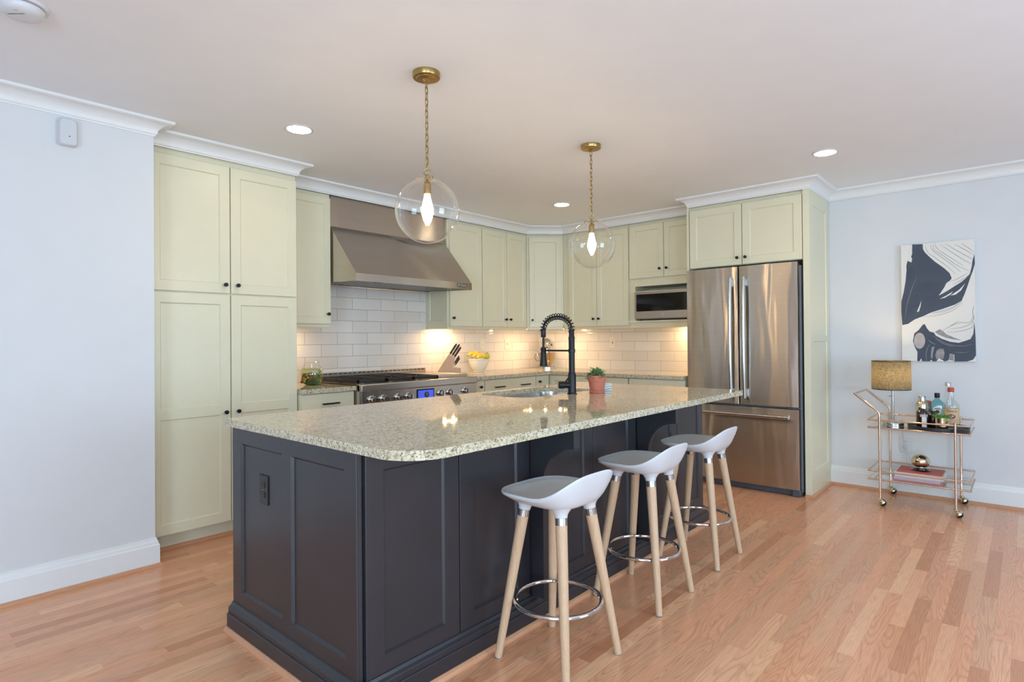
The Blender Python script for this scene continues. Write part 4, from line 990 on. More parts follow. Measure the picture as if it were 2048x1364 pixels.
FBX, FBY = 4.271, 4.235
t = thing('fruit_bowl', 'white footed ceramic bowl full of fruit on the back counter', 'bowl', (FBX, FBY, ZC))
b = MB(); b.lathe([(0, ZC+0.001), (0.055, ZC+0.001), (0.057, ZC+0.008), (0.053, ZC+0.014), (0.064, ZC+0.022), (0.086, ZC+0.055), (0.101, ZC+0.095), (0.107, ZC+0.122), (0.112, ZC+0.126), (0.112, ZC+0.134), (0.106, ZC+0.135), (0.100, ZC+0.12), (0.090, ZC+0.085), (0.06, ZC+0.035), (0, ZC+0.025)], (FBX, FBY, 0), 48); obj('bowl', b, 'ceramic_white', t)
def banana(c, yaw, lift, R_, label, L=0.95, r0=0.018):
    cx, cy, cz = c; pts, rr = [], []
    for k in range(17):
        f_ = k/16; a = (f_-0.5)*L*1.7; p = Vector((R_*math.sin(a), 0, R_*math.cos(a)-R_)); p = Matrix.Rotation(lift, 3, 'X') @ p; p = Matrix.Rotation(yaw, 3, 'Z') @ p
        pts.append(Vector(c)+p); rr.append(r0*(0.28+0.72*min(1, 3.4*f_)**0.7*min(1, 3.4*(1-f_))**0.7) if 0.05 < f_ < 0.95 else r0*0.3)
    o = thing('banana', label, 'banana', pts[8], 'fruit in the white bowl'); obj('fruit', MB().tube(pts, rr, 10), 'banana_yellow', o)
    obj('stem_tip', MB().tube([pts[0], pts[0]+(pts[0]-pts[1])*0.9], [r0*0.32, r0*0.25], 8), 'ornament_brown', o)
RA = -0.85
banana((FBX-0.032, FBY+0.034, ZC+0.196), RA+0.25, 0.35, 0.085, 'topmost yellow banana at the left of the fruit bowl', r0=0.021)
banana((FBX-0.014, FBY-0.008, ZC+0.180), RA+0.30, -0.25, 0.085, 'yellow banana in the middle of the fruit bowl, second from left', r0=0.020)
banana((FBX+0.010, FBY-0.042, ZC+0.168), RA+0.42, -0.4, 0.085, 'yellow banana at the front of the fruit bowl beside the green pear', r0=0.020)
p = Vector((FBX+0.060, FBY-0.058, ZC+0.164)); o = thing('pear', 'round yellow-green pear at the right side of the fruit bowl', 'pear', p, 'fruit in the white bowl')
b = MB(); b.sphere(p, 0.035, 1, 1, 0.95, 20, 12); obj('fruit', b, 'pear_green', o); obj('stem', MB().tube([p+Vector((-0.012, -0.020, 0.028)), p+Vector((-0.015, -0.026, 0.040))], 0.0022, 6), 'ornament_brown', o)

# stand mixer, facing out of the corner
MX, MY = 5.215, 4.085; t = thing('stand_mixer', 'silver stand mixer with a glass bowl in the corner of the counter', 'stand mixer', (MX, MY, ZC))
dv = Vector((-0.76, -0.65, 0)); sv = Vector((0.65, -0.76, 0))
MM = Matrix(((dv.x, sv.x, 0, MX), (dv.y, sv.y, 0, MY), (0, 0, 1, ZC), (0, 0, 0, 1))) 
b = MB(MM); b.plate([(p[0], p[1]) for p in rrect(-0.16, -0.095, 0.11, 0.095, [0.06, 0.09, 0.09, 0.06], 8)], [], 0.001, 0.022); obj('base', b, 'nickel', t)
b = MB(MM); b.tube([(-0.115, 0, 0.015), (-0.11, 0, 0.08), (-0.11, 0, 0.17), (-0.10, 0, 0.23)], [0.055, 0.047, 0.045, 0.05], 20); obj('column', b, 'nickel', t)
b = MB(MM); b.tube([(-0.175, 0, 0.28), (-0.165, 0, 0.285), (-0.12, 0, 0.288), (-0.02, 0, 0.286), (0.05, 0, 0.278), (0.085, 0, 0.272), (0.098, 0, 0.27)], [0.012, 0.042, 0.058, 0.060, 0.053, 0.036, 0.010], 24); b.lathe([(0.0, 0.235), (0.038, 0.235), (0.040, 0.245), (0.040, 0.27), (0.03, 0.29)], (0.035, 0, 0), 24); h = obj('head', b, 'chrome', t)
b = MB(MM); b.tube([(0.05, 0.045, 0.272), (0.05, 0.066, 0.270)], 0.011, 12); obj('knob', b, 'black_plastic', h)
b = MB(MM); b.lathe([(0, 0.17), (0.016, 0.17), (0.016, 0.238)], (0.035, 0, 0), 16); b.sphere((0.035, 0, 0.14), 0.034, 1, 0.4, 1.2, 14, 10); obj('beater', b, 'nickel', t)
b = MB(MM); b.lathe([(0, 0.030), (0.042, 0.022), (0.046, 0.026), (0.044, 0.034), (0.066, 0.06), (0.088, 0.10), (0.096, 0.14), (0.098, 0.178), (0.101, 0.181)], (0.03, 0, 0), 40); bw = obj('bowl', b, 'amber_glass', t)
b = MB(MM); b.lathe([(0, 0.024), (0.047, 0.024), (0.049, 0.03), (0.044, 0.036), (0, 0.036)], (0.03, 0, 0), 30); obj('bowl_base', b, 'chrome', bw)
b = MB(MM); b.tube([(0.02, -0.09, 0.165), (0.02, -0.128, 0.16), (0.02, -0.135, 0.13), (0.02, -0.12, 0.095), (0.02, -0.082, 0.085)], 0.006, 8); obj('bowl_handle', b, 'amber_glass', bw)

PX, PY, PZ = 3.037, 1.987, 0.8985
t = thing('potted_succulent', 'leafy green succulent in a terracotta pot on the island', 'potted plant', (PX, PY, PZ))
b = MB(); b.lathe([(0, 0.001), (0.047, 0.001), (0.048, 0.010), (0.044, 0.014), (0.051, 0.066), (0.051, 0.070), (0.0545, 0.071), (0.057, 0.107), (0.055, 0.109), (0.050, 0.108), (0.048, 0.09), (0, 0.09)], (PX, PY, PZ), 40); obj('pot', b, 'terracotta', t)
b = MB(); b.lathe([(0, 0.098), (0.03, 0.097), (0.0495, 0.094)], (PX, PY, PZ), 24); obj('soil', b, 'soil', t)
rnd = random.Random(3); b = MB(); stems = MB()
for k in range(26):
    a = rnd.uniform(0, 2*PI); r = 0.048*math.sqrt(rnd.random()); h = rnd.uniform(0.13, 0.185)*(1-0.25*(r/0.048)); tip = Vector((PX+1.15*r*math.cos(a), PY+1.15*r*math.sin(a), PZ+h)); root = Vector((PX+0.5*r*math.cos(a), PY+0.5*r*math.sin(a), PZ+0.095))
    stems.tube([root, root.lerp(tip, 0.5)+Vector((0, 0, 0.008)), tip], 0.0022, 5)
    for q in range(11):
        aa = q*2.4+k; el = rnd.uniform(-0.15, 1.0)*(0.4+0.6*(q/11)); leaf(b, tip-Vector((0, 0, 0.004*(11-q)*0.8)), (math.cos(aa), math.sin(aa), el), rnd.uniform(0.020, 0.030), 0.42, 0.16)
obj('foliage', b, 'leaf_green', t); obj('stems', stems, 'ornament_brown', t)

t = thing('chevron_box', 'small white box with pale blue chevron pattern behind the terracotta pot', 'box', (3.262, 2.055, PZ))
MC = frame((3.257, 2.05, PZ), (0.66, -0.75, 0)); b = MB(MC); b.box(-0.022, 0.0005, -0.02, 0.022, 0.037, 0.02, 0.001); obj('box', b, 'chevron_paper', t)
b = MB(MC); b.box(-0.0225, 0.037, -0.0205, 0.0225, 0.043, 0.0205, 0.001); obj('lid', b, 'book_white', t)

# ------------------------------------------------------------------ painting on the right wall
ART = {"N1":[[0.167,0],[0.314,0.006],[0.318,0.05],[0.345,0.079],[0.384,0.106],[0.479,0.163],[0.603,0.224],[0.671,0.266],[0.7,0.309],[0.68,0.327],[0.627,0.349],[0.599,0.383],[0.523,0.45],[0.646,0.411],[0.737,0.377],[0.821,0.348],[0.884,0.317],[0.934,0.285],[0.96,0.227],[0.971,0.178],[0.997,0.125],[1.0,0.204],[0.973,0.261],[0.947,0.302],[0.904,0.38],[0.867,0.442],[0.824,0.5],[0.733,0.53],[0.566,0.563],[0.427,0.586],[0.302,0.619],[0.191,0.643],[0.093,0.681],[0.012,0.69],[0.001,0.575],[0.003,0.486],[0.037,0.407],[0.067,0.31],[0.082,0.222],[0.081,0.178],[0.098,0.137],[0.153,0.155],[0.164,0.125],[0.15,0.104],[0.165,0.081]],"N2":[[0.328,0.685],[0.358,0.722],[0.396,0.749],[0.451,0.758],[0.478,0.784],[0.56,0.812],[0.67,0.836],[0.78,0.845],[0.864,0.829],[0.933,0.814],[0.969,0.771],[0.987,0.679],[0.997,0.804],[1,0.946],[0.963,0.981],[0.887,0.997],[0.721,1],[0.722,0.943],[0.667,0.934],[0.645,0.99],[0.59,1],[0.563,0.986],[0.515,0.972],[0.479,1.0],[0.431,1],[0.406,0.985],[0.396,1],[0.286,1],[0.273,0.975],[0.251,1],[0.218,1],[0.223,0.923],[0.185,0.879],[0.161,0.826],[0.181,0.764],[0.244,0.734],[0.3,0.691]],"G1":[[0.465,0.751],[0.534,0.731],[0.575,0.746],[0.616,0.772],[0.726,0.803],[0.816,0.822],[0.726,0.818],[0.616,0.802],[0.519,0.777]],"G2":[[0.489,0.907],[0.53,0.892],[0.579,0.896],[0.592,0.93],[0.577,0.978],[0.515,0.972],[0.48,0.984],[0.467,0.948]],"G3":[[0.653,0.94],[0.712,0.935],[0.714,0.994],[0.655,0.986]],"G4":[[0.42,0.883],[0.458,0.875],[0.435,0.931],[0.429,0.978],[0.404,0.966]],"W1":[[0.538,0.477],[0.625,0.452],[0.715,0.419],[0.68,0.445],[0.603,0.47]],"W2":[[0.284,0.485],[0.255,0.533],[0.22,0.58],[0.25,0.577],[0.273,0.533]],"W3":[[0.68,0.453],[0.792,0.41],[0.876,0.358],[0.819,0.415],[0.749,0.447]]}
ART_C = [[0.331,0.827],[0.327,0.848],[0.315,0.866],[0.298,0.882],[0.276,0.891],[0.251,0.895],[0.227,0.891],[0.205,0.882],[0.188,0.866],[0.177,0.847],[0.174,0.826],[0.178,0.805],[0.19,0.786],[0.208,0.771],[0.23,0.761],[0.254,0.758],[0.279,0.761],[0.3,0.771],[0.317,0.786],[0.328,0.806]]
ART_L = {"V":[[[0.224,0.283],[0.162,0.367],[0.112,0.454],[0.075,0.542],[0.055,0.63]]],"Wl":[[[0.45,0.788],[0.532,0.823],[0.669,0.86],[0.835,0.871],[0.946,0.856]],[[0.373,0.818],[0.421,0.844],[0.476,0.857]],[[0.393,0.857],[0.357,0.896],[0.342,0.949],[0.348,0.996]],[[0.723,0.921],[0.833,0.925],[0.91,0.917]],[[0.47,0.81],[0.587,0.853],[0.724,0.879]]],"Dl":[[[0.347,0.017],[0.384,0.08],[0.48,0.128],[0.631,0.204],[0.754,0.278]],[[0.421,0.013],[0.44,0.057],[0.509,0.1],[0.687,0.19],[0.823,0.264]],[[0.483,0.012],[0.523,0.062],[0.688,0.139],[0.853,0.214]],[[0.552,0.02],[0.689,0.088],[0.854,0.164],[0.95,0.202]],[[0.615,0.015],[0.745,0.074],[0.91,0.141],[0.981,0.17]],[[0.746,0.032],[0.87,0.081],[0.987,0.129]],[[0.83,0.028],[0.926,0.075],[0.991,0.108]],[[0.455,0.015],[0.475,0.063],[0.605,0.126],[0.77,0.206],[0.921,0.259]],[[0.683,0.339],[0.794,0.313],[0.906,0.275]],[[0.71,0.361],[0.822,0.331],[0.927,0.293]],[[0.372,0.589],[0.497,0.584],[0.622,0.567],[0.733,0.541],[0.834,0.496]],[[0.302,0.622],[0.454,0.618],[0.593,0.601],[0.732,0.569],[0.839,0.509]],[[0.427,0.597],[0.566,0.587],[0.705,0.56],[0.817,0.508]],[[0.562,0.746],[0.701,0.696],[0.785,0.664]],[[0.638,0.717],[0.785,0.68],[0.923,0.678],[0.973,0.629]],[[0.673,0.73],[0.839,0.715],[0.951,0.683],[0.983,0.621]],[[0.617,0.759],[0.811,0.748],[0.95,0.72],[0.976,0.679]],[[0.982,0.545],[0.964,0.595],[0.985,0.654]]]}
AY0, AY1, AZ0, AZ1, AXF = 0.278, 0.731, 1.040, 1.940, 5.418
t = thing('abstract_painting', 'unframed abstract canvas with navy and white brush strokes', 'painting', (5.435, 0.505, AZ0))
obj('canvas', MB().box(AXF, AY0, AZ0, XR+0.003, AY1, AZ1, 0.003), 'canvas_white', t)
AM = frame((AXF, AY1, AZ1), (0, -1, 0)); AW, AH = AY1-AY0, AZ1-AZ0
def art_poly(pts, mat, w, name):
    b = MB(AM); pp = [(p[0]*AW, -p[1]*AH) for p in pts]; b.plate(pp, [], 0.0, w, smooth_side=False); return obj(name, b, mat, t)
def art_line(pts, mat, w, wid, name):
    pp = [Vector((p[0]*AW, -p[1]*AH)) for p in pts]; q = []
    for i in range(len(pp)-1):
        for k in range(6):
            f_ = k/6; p0 = pp[max(0, i-1)]; p1 = pp[i]; p2 = pp[i+1]; p3 = pp[min(len(pp)-1, i+2)]
            q.append(0.5*((2*p1)+(p2-p0)*f_+(2*p0-5*p1+4*p2-p3)*f_*f_+(3*p1-p0-3*p2+p3)*f_**3))
    q.append(pp[-1]); L_, R__ = [], []
    for i, p in enumerate(q):
        d = (q[min(i+1, len(q)-1)]-q[max(i-1, 0)]).normalized(); nn = Vector((-d.y, d.x)); ww = wid*(0.35+0.65*math.sin(PI*min(1, max(0, i/(len(q)-1))))); L_.append(p+nn*ww); R__.append(p-nn*ww)
    b = MB(AM); n = len(q); V = [(p.x, p.y, w) for p in L_]+[(p.x, p.y, w) for p in R__]+[(p.x, p.y, 0) for p in L_]+[(p.x, p.y, 0) for p in R__]
    F_ = []
    for i in range(n-1): F_ += [(i, i+1, n+i+1, n+i), (i, i+1, 2*n+i+1, 2*n+i), (n+i, n+i+1, 3*n+i+1, 3*n+i)]
    b.raw(V, F_); return obj(name, b, mat, t)
art_poly(ART['N1'], 'navy_paint', 0.0010, 'brush_stroke'); art_poly(ART['N2'], 'navy_paint', 0.0010, 'brush_stroke')
for k in ('G1', 'G2', 'G3', 'G4'): art_poly(ART[k], 'paint_grey', 0.0015, 'grey_patch')
art_poly(ART_C, 'paint_pearl', 0.0016, 'pearl_disc')
for k in ('W1', 'W2', 'W3'): art_poly(ART[k], 'canvas_white', 0.0015, 'white_gap')
for l in ART_L['V']: art_line(l, 'paint_violet', 0.0016, 0.0035, 'violet_streak')
for l in ART_L['Wl']: art_line(l, 'paint_grey', 0.0016, 0.0016, 'grey_streak')
for l in ART_L['Dl']: art_line(l, 'navy_paint', 0.0012, 0.0009, 'fine_streak')

# ------------------------------------------------------------------ bar cart and what stands on it
CX0, CX1, CYL, CYR = 4.955, 5.392, 0.812, 0.371      # leg lines
RY0, RY1 = 0.291, 0.886                               # rail ends
t = thing('bar_cart', 'two-tier rose gold bar cart with glass shelves on ball casters', 'bar cart', (5.17, 0.59, 0))
R = 0.0075
for (y, top) in ((CYL, 0.640), (CYR, 0.634)):
    for x in (CX0, CX1):
        b = MB(); b.tube([(x, y, 0.062), (x, y, top)], R*1.05, 14); obj('leg', b, 'copper_gold', t)
        if y == CYR: b = MB(); b.lathe([(R, 0.632), (R*1.5, 0.634), (R*1.5, 0.638), (R*0.6, 0.643), (0, 0.644)], (x, y, 0), 14); obj('leg_cap', b, 'copper_gold', t)
def arm(x): return [(x, CYL, 0.640), (x, CYL, 0.662), (x, CYL+0.004, 0.676), (x, CYL+0.014, 0.690), (x, CYL+0.030, 0.703), (x, CYL+0.055, 0.721), (x, 0.968, 0.808)]
b = MB(); b.tube(arm(CX0)+arm(CX1)[::-1], R*1.05, 12); obj('push_handle', b, 'copper_gold', t)
for z in (0.621, 0.564, 0.248, 0.188):
    b = MB(); b.tube([(CX0, RY0, z), (CX0, RY1, z), (CX1, RY1, z), (CX1, RY0, z), (CX0, RY0, z), (CX0, RY0+0.001, z)], R*0.8, 10); obj('rail', b, 'copper_gold', t)
for z in (0.566, 0.190): obj('glass_shelf', MB().box(CX0+0.004, RY0+0.004, z, CX1-0.004, RY1-0.004, z+0.006), 'shelf_glass', t)
for (x, y, a) in ((CX0, CYL, -0.75), (CX0, CYR, -0.75), (CX1, CYL, -0.6), (CX1, CYR, -0.55)):
    d = Vector((0.15*math.sin(a), -1, 0)).normalized()*0.016; wc = Vector((x, y, 0.0245))+d
    b = MB(); b.lathe([(0, 0.066), (0.0085, 0.066), (0.0085, 0.058), (0.013, 0.055), (0.016, 0.048), (0.014, 0.044), (0, 0.044)], (x, y, 0), 16)
    rot = Matrix.Rotation(-0.72, 3, Vector((0.75, 0.66, 0)))
    verts = []
    V, F_ = [], []
    for i in range(9):
        th = PI*0.43*i/8
        for k in range(20):
            p = Vector((0.0262*math.sin(th)*math.cos(2*PI*k/20), 0.0262*math.sin(th)*math.sin(2*PI*k/20), 0.0262*math.cos(th))); V.append(wc+rot @ p)
    for i in range(8):
        for k in range(20): F_.append((i*20+k, (i+1)*20+k, (i+1)*20+(k+1) % 20, i*20+(k+1) % 20))
    b.raw(V, F_, True); c = obj('caster', b, 'gold_polish', t)
    b = MB(); b.sphere(wc, 0.0242, seg=22, rings=14); obj('wheel', b, 'rubber_black', c)

ZS, Z2 = 0.572, 0.196
LX, LY = 5.095, 0.748
t = thing('table_lamp', 'lit table lamp with a dark linen drum shade on the bar cart', 'lamp', (LX, LY, ZS))
b = MB(); b.lathe([(0, ZS+0.0005), (0.068, ZS+0.0005), (0.0685, ZS+0.004), (0.0685, ZS+0.024), (0.066, ZS+0.027), (0.012, ZS+0.029), (0, ZS+0.029)], (LX, LY, 0), 44); obj('base', b, 'nickel', t)
b = MB(); b.tube([(LX, LY, ZS+0.028), (LX, LY, 0.880)], 0.0085, 16); obj('stem', b, 'nickel', t)
b = MB(); b.tube([(LX-0.008, LY+0.008, 0.792), (LX-0.021, LY+0.022, 0.792)], 0.0035, 10); b.sphere((LX-0.022, LY+0.023, 0.792), 0.005, seg=10, rings=6); obj('switch', b, 'nickel', t)
b = MB(); b.lathe([(0.011, 0.880), (0.014, 0.884), (0.014, 0.915), (0, 0.915)], (LX, LY, 0), 16); obj('socket', b, 'white_plastic', t)
b = MB(); b.lathe([(0.011, 0.916), (0.017, 0.93), (0.026, 0.955), (0.024, 0.975), (0.012, 0.987), (0, 0.990)], (LX, LY, 0), 20); obj('bulb', b, 'lamp_bulb', t)
sx, sy = LX-0.003, LY+0.008
b = MB(); b.lathe([(0.125, 0.842), (0.1235, 1.049)], (sx, sy, 0), 64); s = obj('lamp_shade', b, 'shade_linen', t)
b = MB()
for z, r in ((0.8425, 0.1252), (1.0485, 0.1237)):
    b = MB(); b.lathe([(r+0.0006, z-0.003), (r+0.0012, z), (r+0.0006, z+0.003)], (sx, sy, 0), 64); obj('shade_trim', b, 'black_plastic', s)
b = MB()
for k in range(3): a = k*2*PI/3+0.4; b.tube([(LX+0.013*math.cos(a), LY+0.013*math.sin(a), 0.912), (sx+0.1235*math.cos(a), sy+0.1235*math.sin(a), 0.920)], 0.0015, 6)
obj('shade_spider', b, 'nickel', t)
b = MB(); b.tube([(LX+0.066, LY-0.01, 0.580), (5.30, 0.742, 0.579), (5.415, 0.735, 0.580), (5.425, 0.737, 0.50), (5.424, 0.70, 0.22), (5.42, 0.66, 0.12), (5.418, 0.60, 0.105), (5.416, 0.56, 0.13), (5.418, 0.60, 0.20), (5.42, 0.680, 0.27), (5.425, 0.705, 0.335), (5.435, 0.716, 0.366)], 0.0026, 8); obj('power_cord', b, 'cord_white', t)
b = MB(); b.box(5.424, 0.704, 0.356, 5.4475, 0.728, 0.381, 0.003); obj('plug', b, 'cord_white', t)

TX, TY = 5.125, 0.480
t = thing('round_tray', 'round black tray holding the bottles on the top of the bar cart', 'tray', (TX, TY, ZS))
b = MB(); b.lathe([(0, ZS+0.0005), (0.176, ZS+0.0005), (0.180, ZS+0.003), (0.182, ZS+0.022), (0.179, ZS+0.023), (0.176, ZS+0.006), (0, ZS+0.005)], (TX, TY, 0), 56); obj('tray', b, 'tray_black', t)
ZB_ = ZS+0.0055
def wrap_label(c, r, z0, z1, a, half, mat, parent, name='label', seg=14):
    b = MB(); V, F_ = [], []
    for k in range(seg+1):
        an = a-half+2*half*k/seg
        for z in (z0, z1): V.append((c[0]+(r+0.0006)*math.cos(an), c[1]+(r+0.0006)*math.sin(an), z))
    for k in range(seg): F_.append((2*k, 2*k+2, 2*k+3, 2*k+1))
    b.raw(V, F_, True); return obj(name, b, mat, parent)
AF = math.atan2(-0.48, -5.1)   # towards the room
c = (5.165, 0.577); t = thing('cocktail_shaker', 'silver cocktail shaker with an orange band at the back left of the tray', 'cocktail shaker', (c[0], c[1], ZB_))
b = MB(); b.lathe([(0, ZB_), (0.033, ZB_), (0.0355, ZB_+0.01), (0.040, 0.70), (0.041, 0.728), (0.039, 0.732)], (c[0], c[1], 0), 32); obj('cup', b, 'gold_polish', t)
b = MB(); b.lathe([(0.040, 0.731), (0.040, 0.737), (0.033, 0.748), (0.025, 0.758), (0.0245, 0.765)], (c[0], c[1], 0), 32); obj('strainer_top', b, 'gold_polish', t)
b = MB(); b.lathe([(0.0235, 0.762), (0.0235, 0.792), (0.020, 0.798), (0, 0.799)], (c[0], c[1], 0), 28); obj('cap', b, 'chrome', t)
c = (5.225, 0.548); t = thing('bottle', 'slim bottle with an orange label between the shaker and the blue bottle', 'bottle', (c[0], c[1], ZB_), 'bottles on the bar cart tray')
b = MB(); b.lathe([(0, ZB_), (0.019, ZB_), (0.020, ZB_+0.004), (0.020, 0.745), (0.013, 0.758), (0.012, 0.765), (0, 0.766)], (c[0], c[1], 0), 20); obj('bottle_body', b, 'bottle_clear', t)
wrap_label(c, 0.020, 0.675, 0.757, AF, PI, 'label_orange', t, seg=24)
def dark_bottle(c, r, zs, zt, label, lab=True):
    t = thing('bottle', label, 'bottle', (c[0], c[1], ZB_), 'bottles on the bar cart tray')
    b = MB(); b.lathe([(0, ZB_), (r-0.003, ZB_), (r, ZB_+0.004), (r, zs), (r*0.9, zs+0.007), (0.013, zs+0.017), (0.012, zt-0.012)], (c[0], c[1], 0), 26); obj('bottle_body', b, 'dark_brown_glass', t)
    b = MB(); b.lathe([(0.0135, zt-0.013), (0.0135, zt), (0, zt)], (c[0], c[1], 0), 18); obj('cap', b, 'black_plastic', t)
    if lab:
        wrap_label(c, r, ZB_+0.008, zs-0.030, AF+0.35, 0.42, 'label_white', t); wrap_label(c, r, zs-0.030, zs-0.012, AF+0.35, 0.72, 'paint_pearl', t, 'label_band')
    return t
dark_bottle((5.042, 0.563), 0.036, 0.690, 0.716, 'squat dark brown bottle with a white label at the front left of the tray')
dark_bottle((5.098, 0.506), 0.034, 0.668, 0.698, 'squat dark bottle without a label, half hidden behind the gold pot', False)
c = (5.190, 0.490); t = thing('bottle', 'pale blue square-shouldered gin bottle with a black cap', 'bottle', (c[0], c[1], ZB_), 'bottles on the bar cart tray')
b = MB(); ca = Matrix.Rotation(AF+PI/2, 4, 'Z'); rr = []
for (hw, z) in ((0.044, ZB_), (0.047, ZB_+0.004), (0.049, 0.728), (0.047, 0.737), (0.036, 0.755), (0.020, 0.772), (0.0135, 0.778), (0.013, 0.790)):
    rr.append([(c[0]+(Matrix.Rotation(AF+PI/2, 2) @ Vector(p)).x, c[1]+(Matrix.Rotation(AF+PI/2, 2) @ Vector(p)).y, z) for p in rrect(-hw, -hw*0.62, hw, hw*0.62, hw*0.3, 5)])
n = len(rr[0]); b.raw([v for r_ in rr for v in r_], [(i*n+k, i*n+(k+1) % n, (i+1)*n+(k+1) % n, (i+1)*n+k) for i in range(len(rr)-1) for k in range(n)]+[tuple(range(n))[::-1]], True); obj('bottle_body', b, 'blue_glass', t)
b = MB(); b.lathe([(0.0155, 0.786), (0.0165, 0.788), (0.0165, 0.818), (0.0145, 0.820), (0, 0.820)], (c[0], c[1], 0), 24); obj('cap', b, 'black_plastic', t)
LM = frame((c[0]+0.0312*math.cos(AF), c[1]+0.0312*math.sin(AF), 0), (-math.sin(AF), math.cos(AF), 0))
b = MB(LM); b.prism([(-0.024, 0.665), (0.024, 0.665), (0.024, 0.712), (0.016, 0.722), (0, 0.727), (-0.016, 0.722), (-0.024, 0.712)], 0, 0.0006); lb = obj('label', b, 'label_white', t)
b = MB(LM); b.lathe([(0, 0.0012), (0.012, 0.0012), (0.012, 0.0006)], (0, 0.688, 0), 20); b.box(-0.017, 0.706, 0.0006, 0.017, 0.711, 0.0012); obj('label_print', b, 'ink_dark', lb)
c = (5.140, 0.406); t = thing('bottle', 'clear vodka bottle with a tan paper label and red neck band', 'bottle', (c[0], c[1], ZB_), 'bottles on the bar cart tray')
r = 0.0495; b = MB(); b.lathe([(0, ZB_), (r-0.003, ZB_), (r, ZB_+0.005), (r, 0.735), (r*0.93, 0.749), (0.030, 0.770), (0.021, 0.790), (0.018, 0.812), (0.0175, 0.862)], (c[0], c[1], 0), 36); obj('bottle_body', b, 'bottle_clear', t)
b = MB(); b.lathe([(0.0190, 0.835), (0.0195, 0.836), (0.0190, 0.864), (0.016, 0.867), (0, 0.867)], (c[0], c[1], 0), 24); obj('neck_band', b, 'label_red', t)
lb = wrap_label(c, r, 0.612, 0.728, AF, 1.15, 'label_tan', t, seg=24)
b = MB(); V = []
for z0, z1 in ((0.7225, 0.7245), (0.640, 0.6415)):
    for k in range(12):
        an = AF-1.05+2.1*k/12; an2 = AF-1.05+2.1*(k+1)/12; rr_ = r+0.0011
        b.raw([(c[0]+rr_*math.cos(an), c[1]+rr_*math.sin(an), z0), (c[0]+rr_*math.cos(an2), c[1]+rr_*math.sin(an2), z0), (c[0]+rr_*math.cos(an2), c[1]+rr_*math.sin(an2), z1), (c[0]+rr_*math.cos(an), c[1]+rr_*math.sin(an), z1)], [(0, 1, 2, 3)])
obj('label_border', b, 'ink_dark', lb)
LM = frame((c[0]+(r+0.0012)*math.cos(AF), c[1]+(r+0.0012)*math.sin(AF), 0), (-math.sin(AF), math.cos(AF), 0))
text('label_lettering', "Tito's", 0.026, LM @ Matrix.Translation((0, 0.704, 0.0004)), 'ink_dark', lb, 0.0003, shear=0.25)
b = MB(LM); b.prism([(0.024*math.cos(k*PI/12), 0.667+0.017*math.sin(k*PI/12)) for k in range(24)], 0.0002, 0.0010); obj('label_oval', b, 'label_maroon', lb)
b = MB(LM)
for (u, v, q) in ((-0.010, 0.668, 0.006), (0.008, 0.670, 0.0065), (0.0, 0.659, 0.004)): b.lathe([(0, 0.0014), (q, 0.0014), (q, 0.001)], (u, v, 0), 14)
obj('label_emblem', b, 'paint_pearl', lb)
c = (5.252, 0.431); t = thing('bottle', 'tall clear glass bottle with a silver cap behind the labelled vodka bottle', 'bottle', (c[0], c[1], ZB_), 'bottles on the bar cart tray')
b = MB(); b.lathe([(0, ZB_), (0.032, ZB_), (0.034, ZB_+0.005), (0.034, 0.755), (0.030, 0.785), (0.023, 0.815), (0.018, 0.845), (0.0165, 0.885)], (c[0], c[1], 0), 32); obj('bottle_body', b, 'bottle_clear', t)
b = MB(); b.lathe([(0.0185, 0.872), (0.0195, 0.873), (0.0195, 0.894), (0.018, 0.896), (0, 0.896)], (c[0], c[1], 0), 24); obj('cap', b, 'chrome', t)
c = (5.005, 0.447); t = thing('potted_plant', 'tiny green plant in a shiny gold pot at the front of the tray', 'potted plant', (c[0], c[1], ZB_))
b = MB(); b.lathe([(0, ZB_), (0.034, ZB_), (0.038, ZB_+0.006), (0.041, ZB_+0.045), (0.0405, ZB_+0.088), (0.0375, ZB_+0.090), (0.036, ZB_+0.08), (0, ZB_+0.08)], (c[0], c[1], 0), 36); obj('pot', b, 'gold_polish', t)
b = MB(); rnd = random.Random(5)
for k in range(130):
    a = rnd.uniform(0, 2*PI); r_ = 0.034*math.sqrt(rnd.random()); tilt = r_/0.034*0.9; L_ = rnd.uniform(0.022, 0.036); d = Vector((math.cos(a)*tilt, math.sin(a)*tilt, 1)).normalized()
    p = Vector((c[0]+r_*math.cos(a), c[1]+r_*math.sin(a), ZB_+0.080)); b.tube([p, p+d*L_*0.6, p+d*L_], [0.0022, 0.0028, 0.0006], 5)
obj('foliage', b, 'grass_green', t)

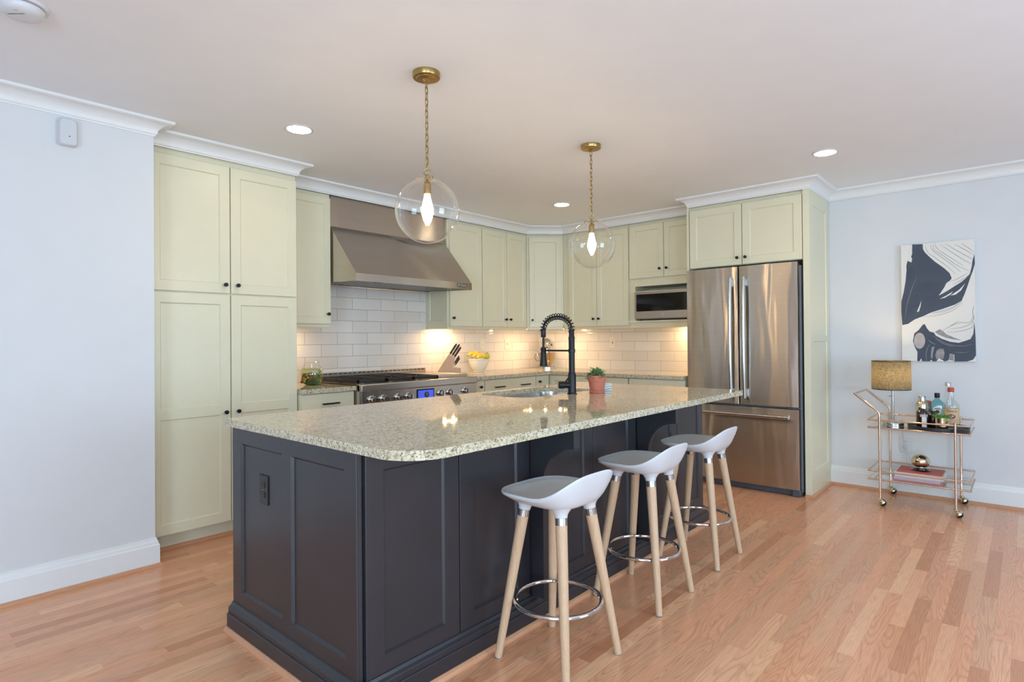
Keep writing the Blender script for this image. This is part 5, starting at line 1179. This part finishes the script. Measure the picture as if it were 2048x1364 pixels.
def book(label, y0, y1, x0, x1, z0, z1, mat, spine_txt=None, band=None):
    t = thing('book', label, 'book', ((x0+x1)/2, (y0+y1)/2, z0), 'books on the lower cart shelf'); c = 0.0022
    b = MB(); b.box(x0, y0, z0, x1, y1, z0+c); b.box(x0, y0, z1-c, x1, y1, z1); b.box(x0, y0, z0+c, x0+c, y1, z1-c); cv = obj('cover', b, mat, t)
    obj('pages', MB().box(x0+c, y0+0.004, z0+c, x1-0.005, y1-0.004, z1-c), 'page_paper', t)
    M = frame((x0, 0, 0), (0, -1, 0))
    if spine_txt: text('spine_lettering', spine_txt, (z1-z0)*0.42, frame((x0-0.0003, y1-0.085, (z0+z1)/2), (0, -1, 0)), 'grille_grey', cv, 0.0002)
    if band:
        for m_, f0, f1 in band: obj('spine_band', MB().box(x0-0.0006, y0+0.006, z0+(z1-z0)*f0, x0+0.0005, y1-0.006, z0+(z1-z0)*f1), m_, cv)
    return t
book('lilac and rose covered book at the bottom of the stack on the cart', 0.452, 0.738, 4.985, 5.215, Z2+0.0003, 0.2225, 'book_rose', None, [('book_lilac', 0.25, 0.80), ('book_white', 0.86, 0.97)])
book('thick white book in the middle of the stack on the cart', 0.440, 0.728, 4.992, 5.245, 0.2230, 0.2535, 'book_white', None, [('ink_light', 0.42, 0.62)])
book('thin coral red book on top of the stack on the cart', 0.452, 0.716, 5.000, 5.225, 0.2540, 0.2615, 'book_red')
c = (5.12, 0.585); t = thing('metal_orb', 'polished metal orb ornament on a dark base on top of the books', 'ornament', (c[0], c[1], 0.262))
b = MB(); b.lathe([(0, 0.262), (0.062, 0.262), (0.064, 0.265), (0.060, 0.269), (0.050, 0.270), (0.048, 0.278), (0.034, 0.281), (0, 0.282)], (c[0], c[1], 0), 36); obj('base', b, 'dark_brown_glass', t)
b = MB(); b.sphere((c[0], c[1], 0.327), 0.058, 1, 1, 0.84, 36, 22); obj('orb', b, 'gold_polish', t)
b = MB(); b.lathe([(0.034, 0.2805), (0.030, 0.288), (0.024, 0.290)], (c[0], c[1], 0), 30); obj('neck', b, 'nickel', t)
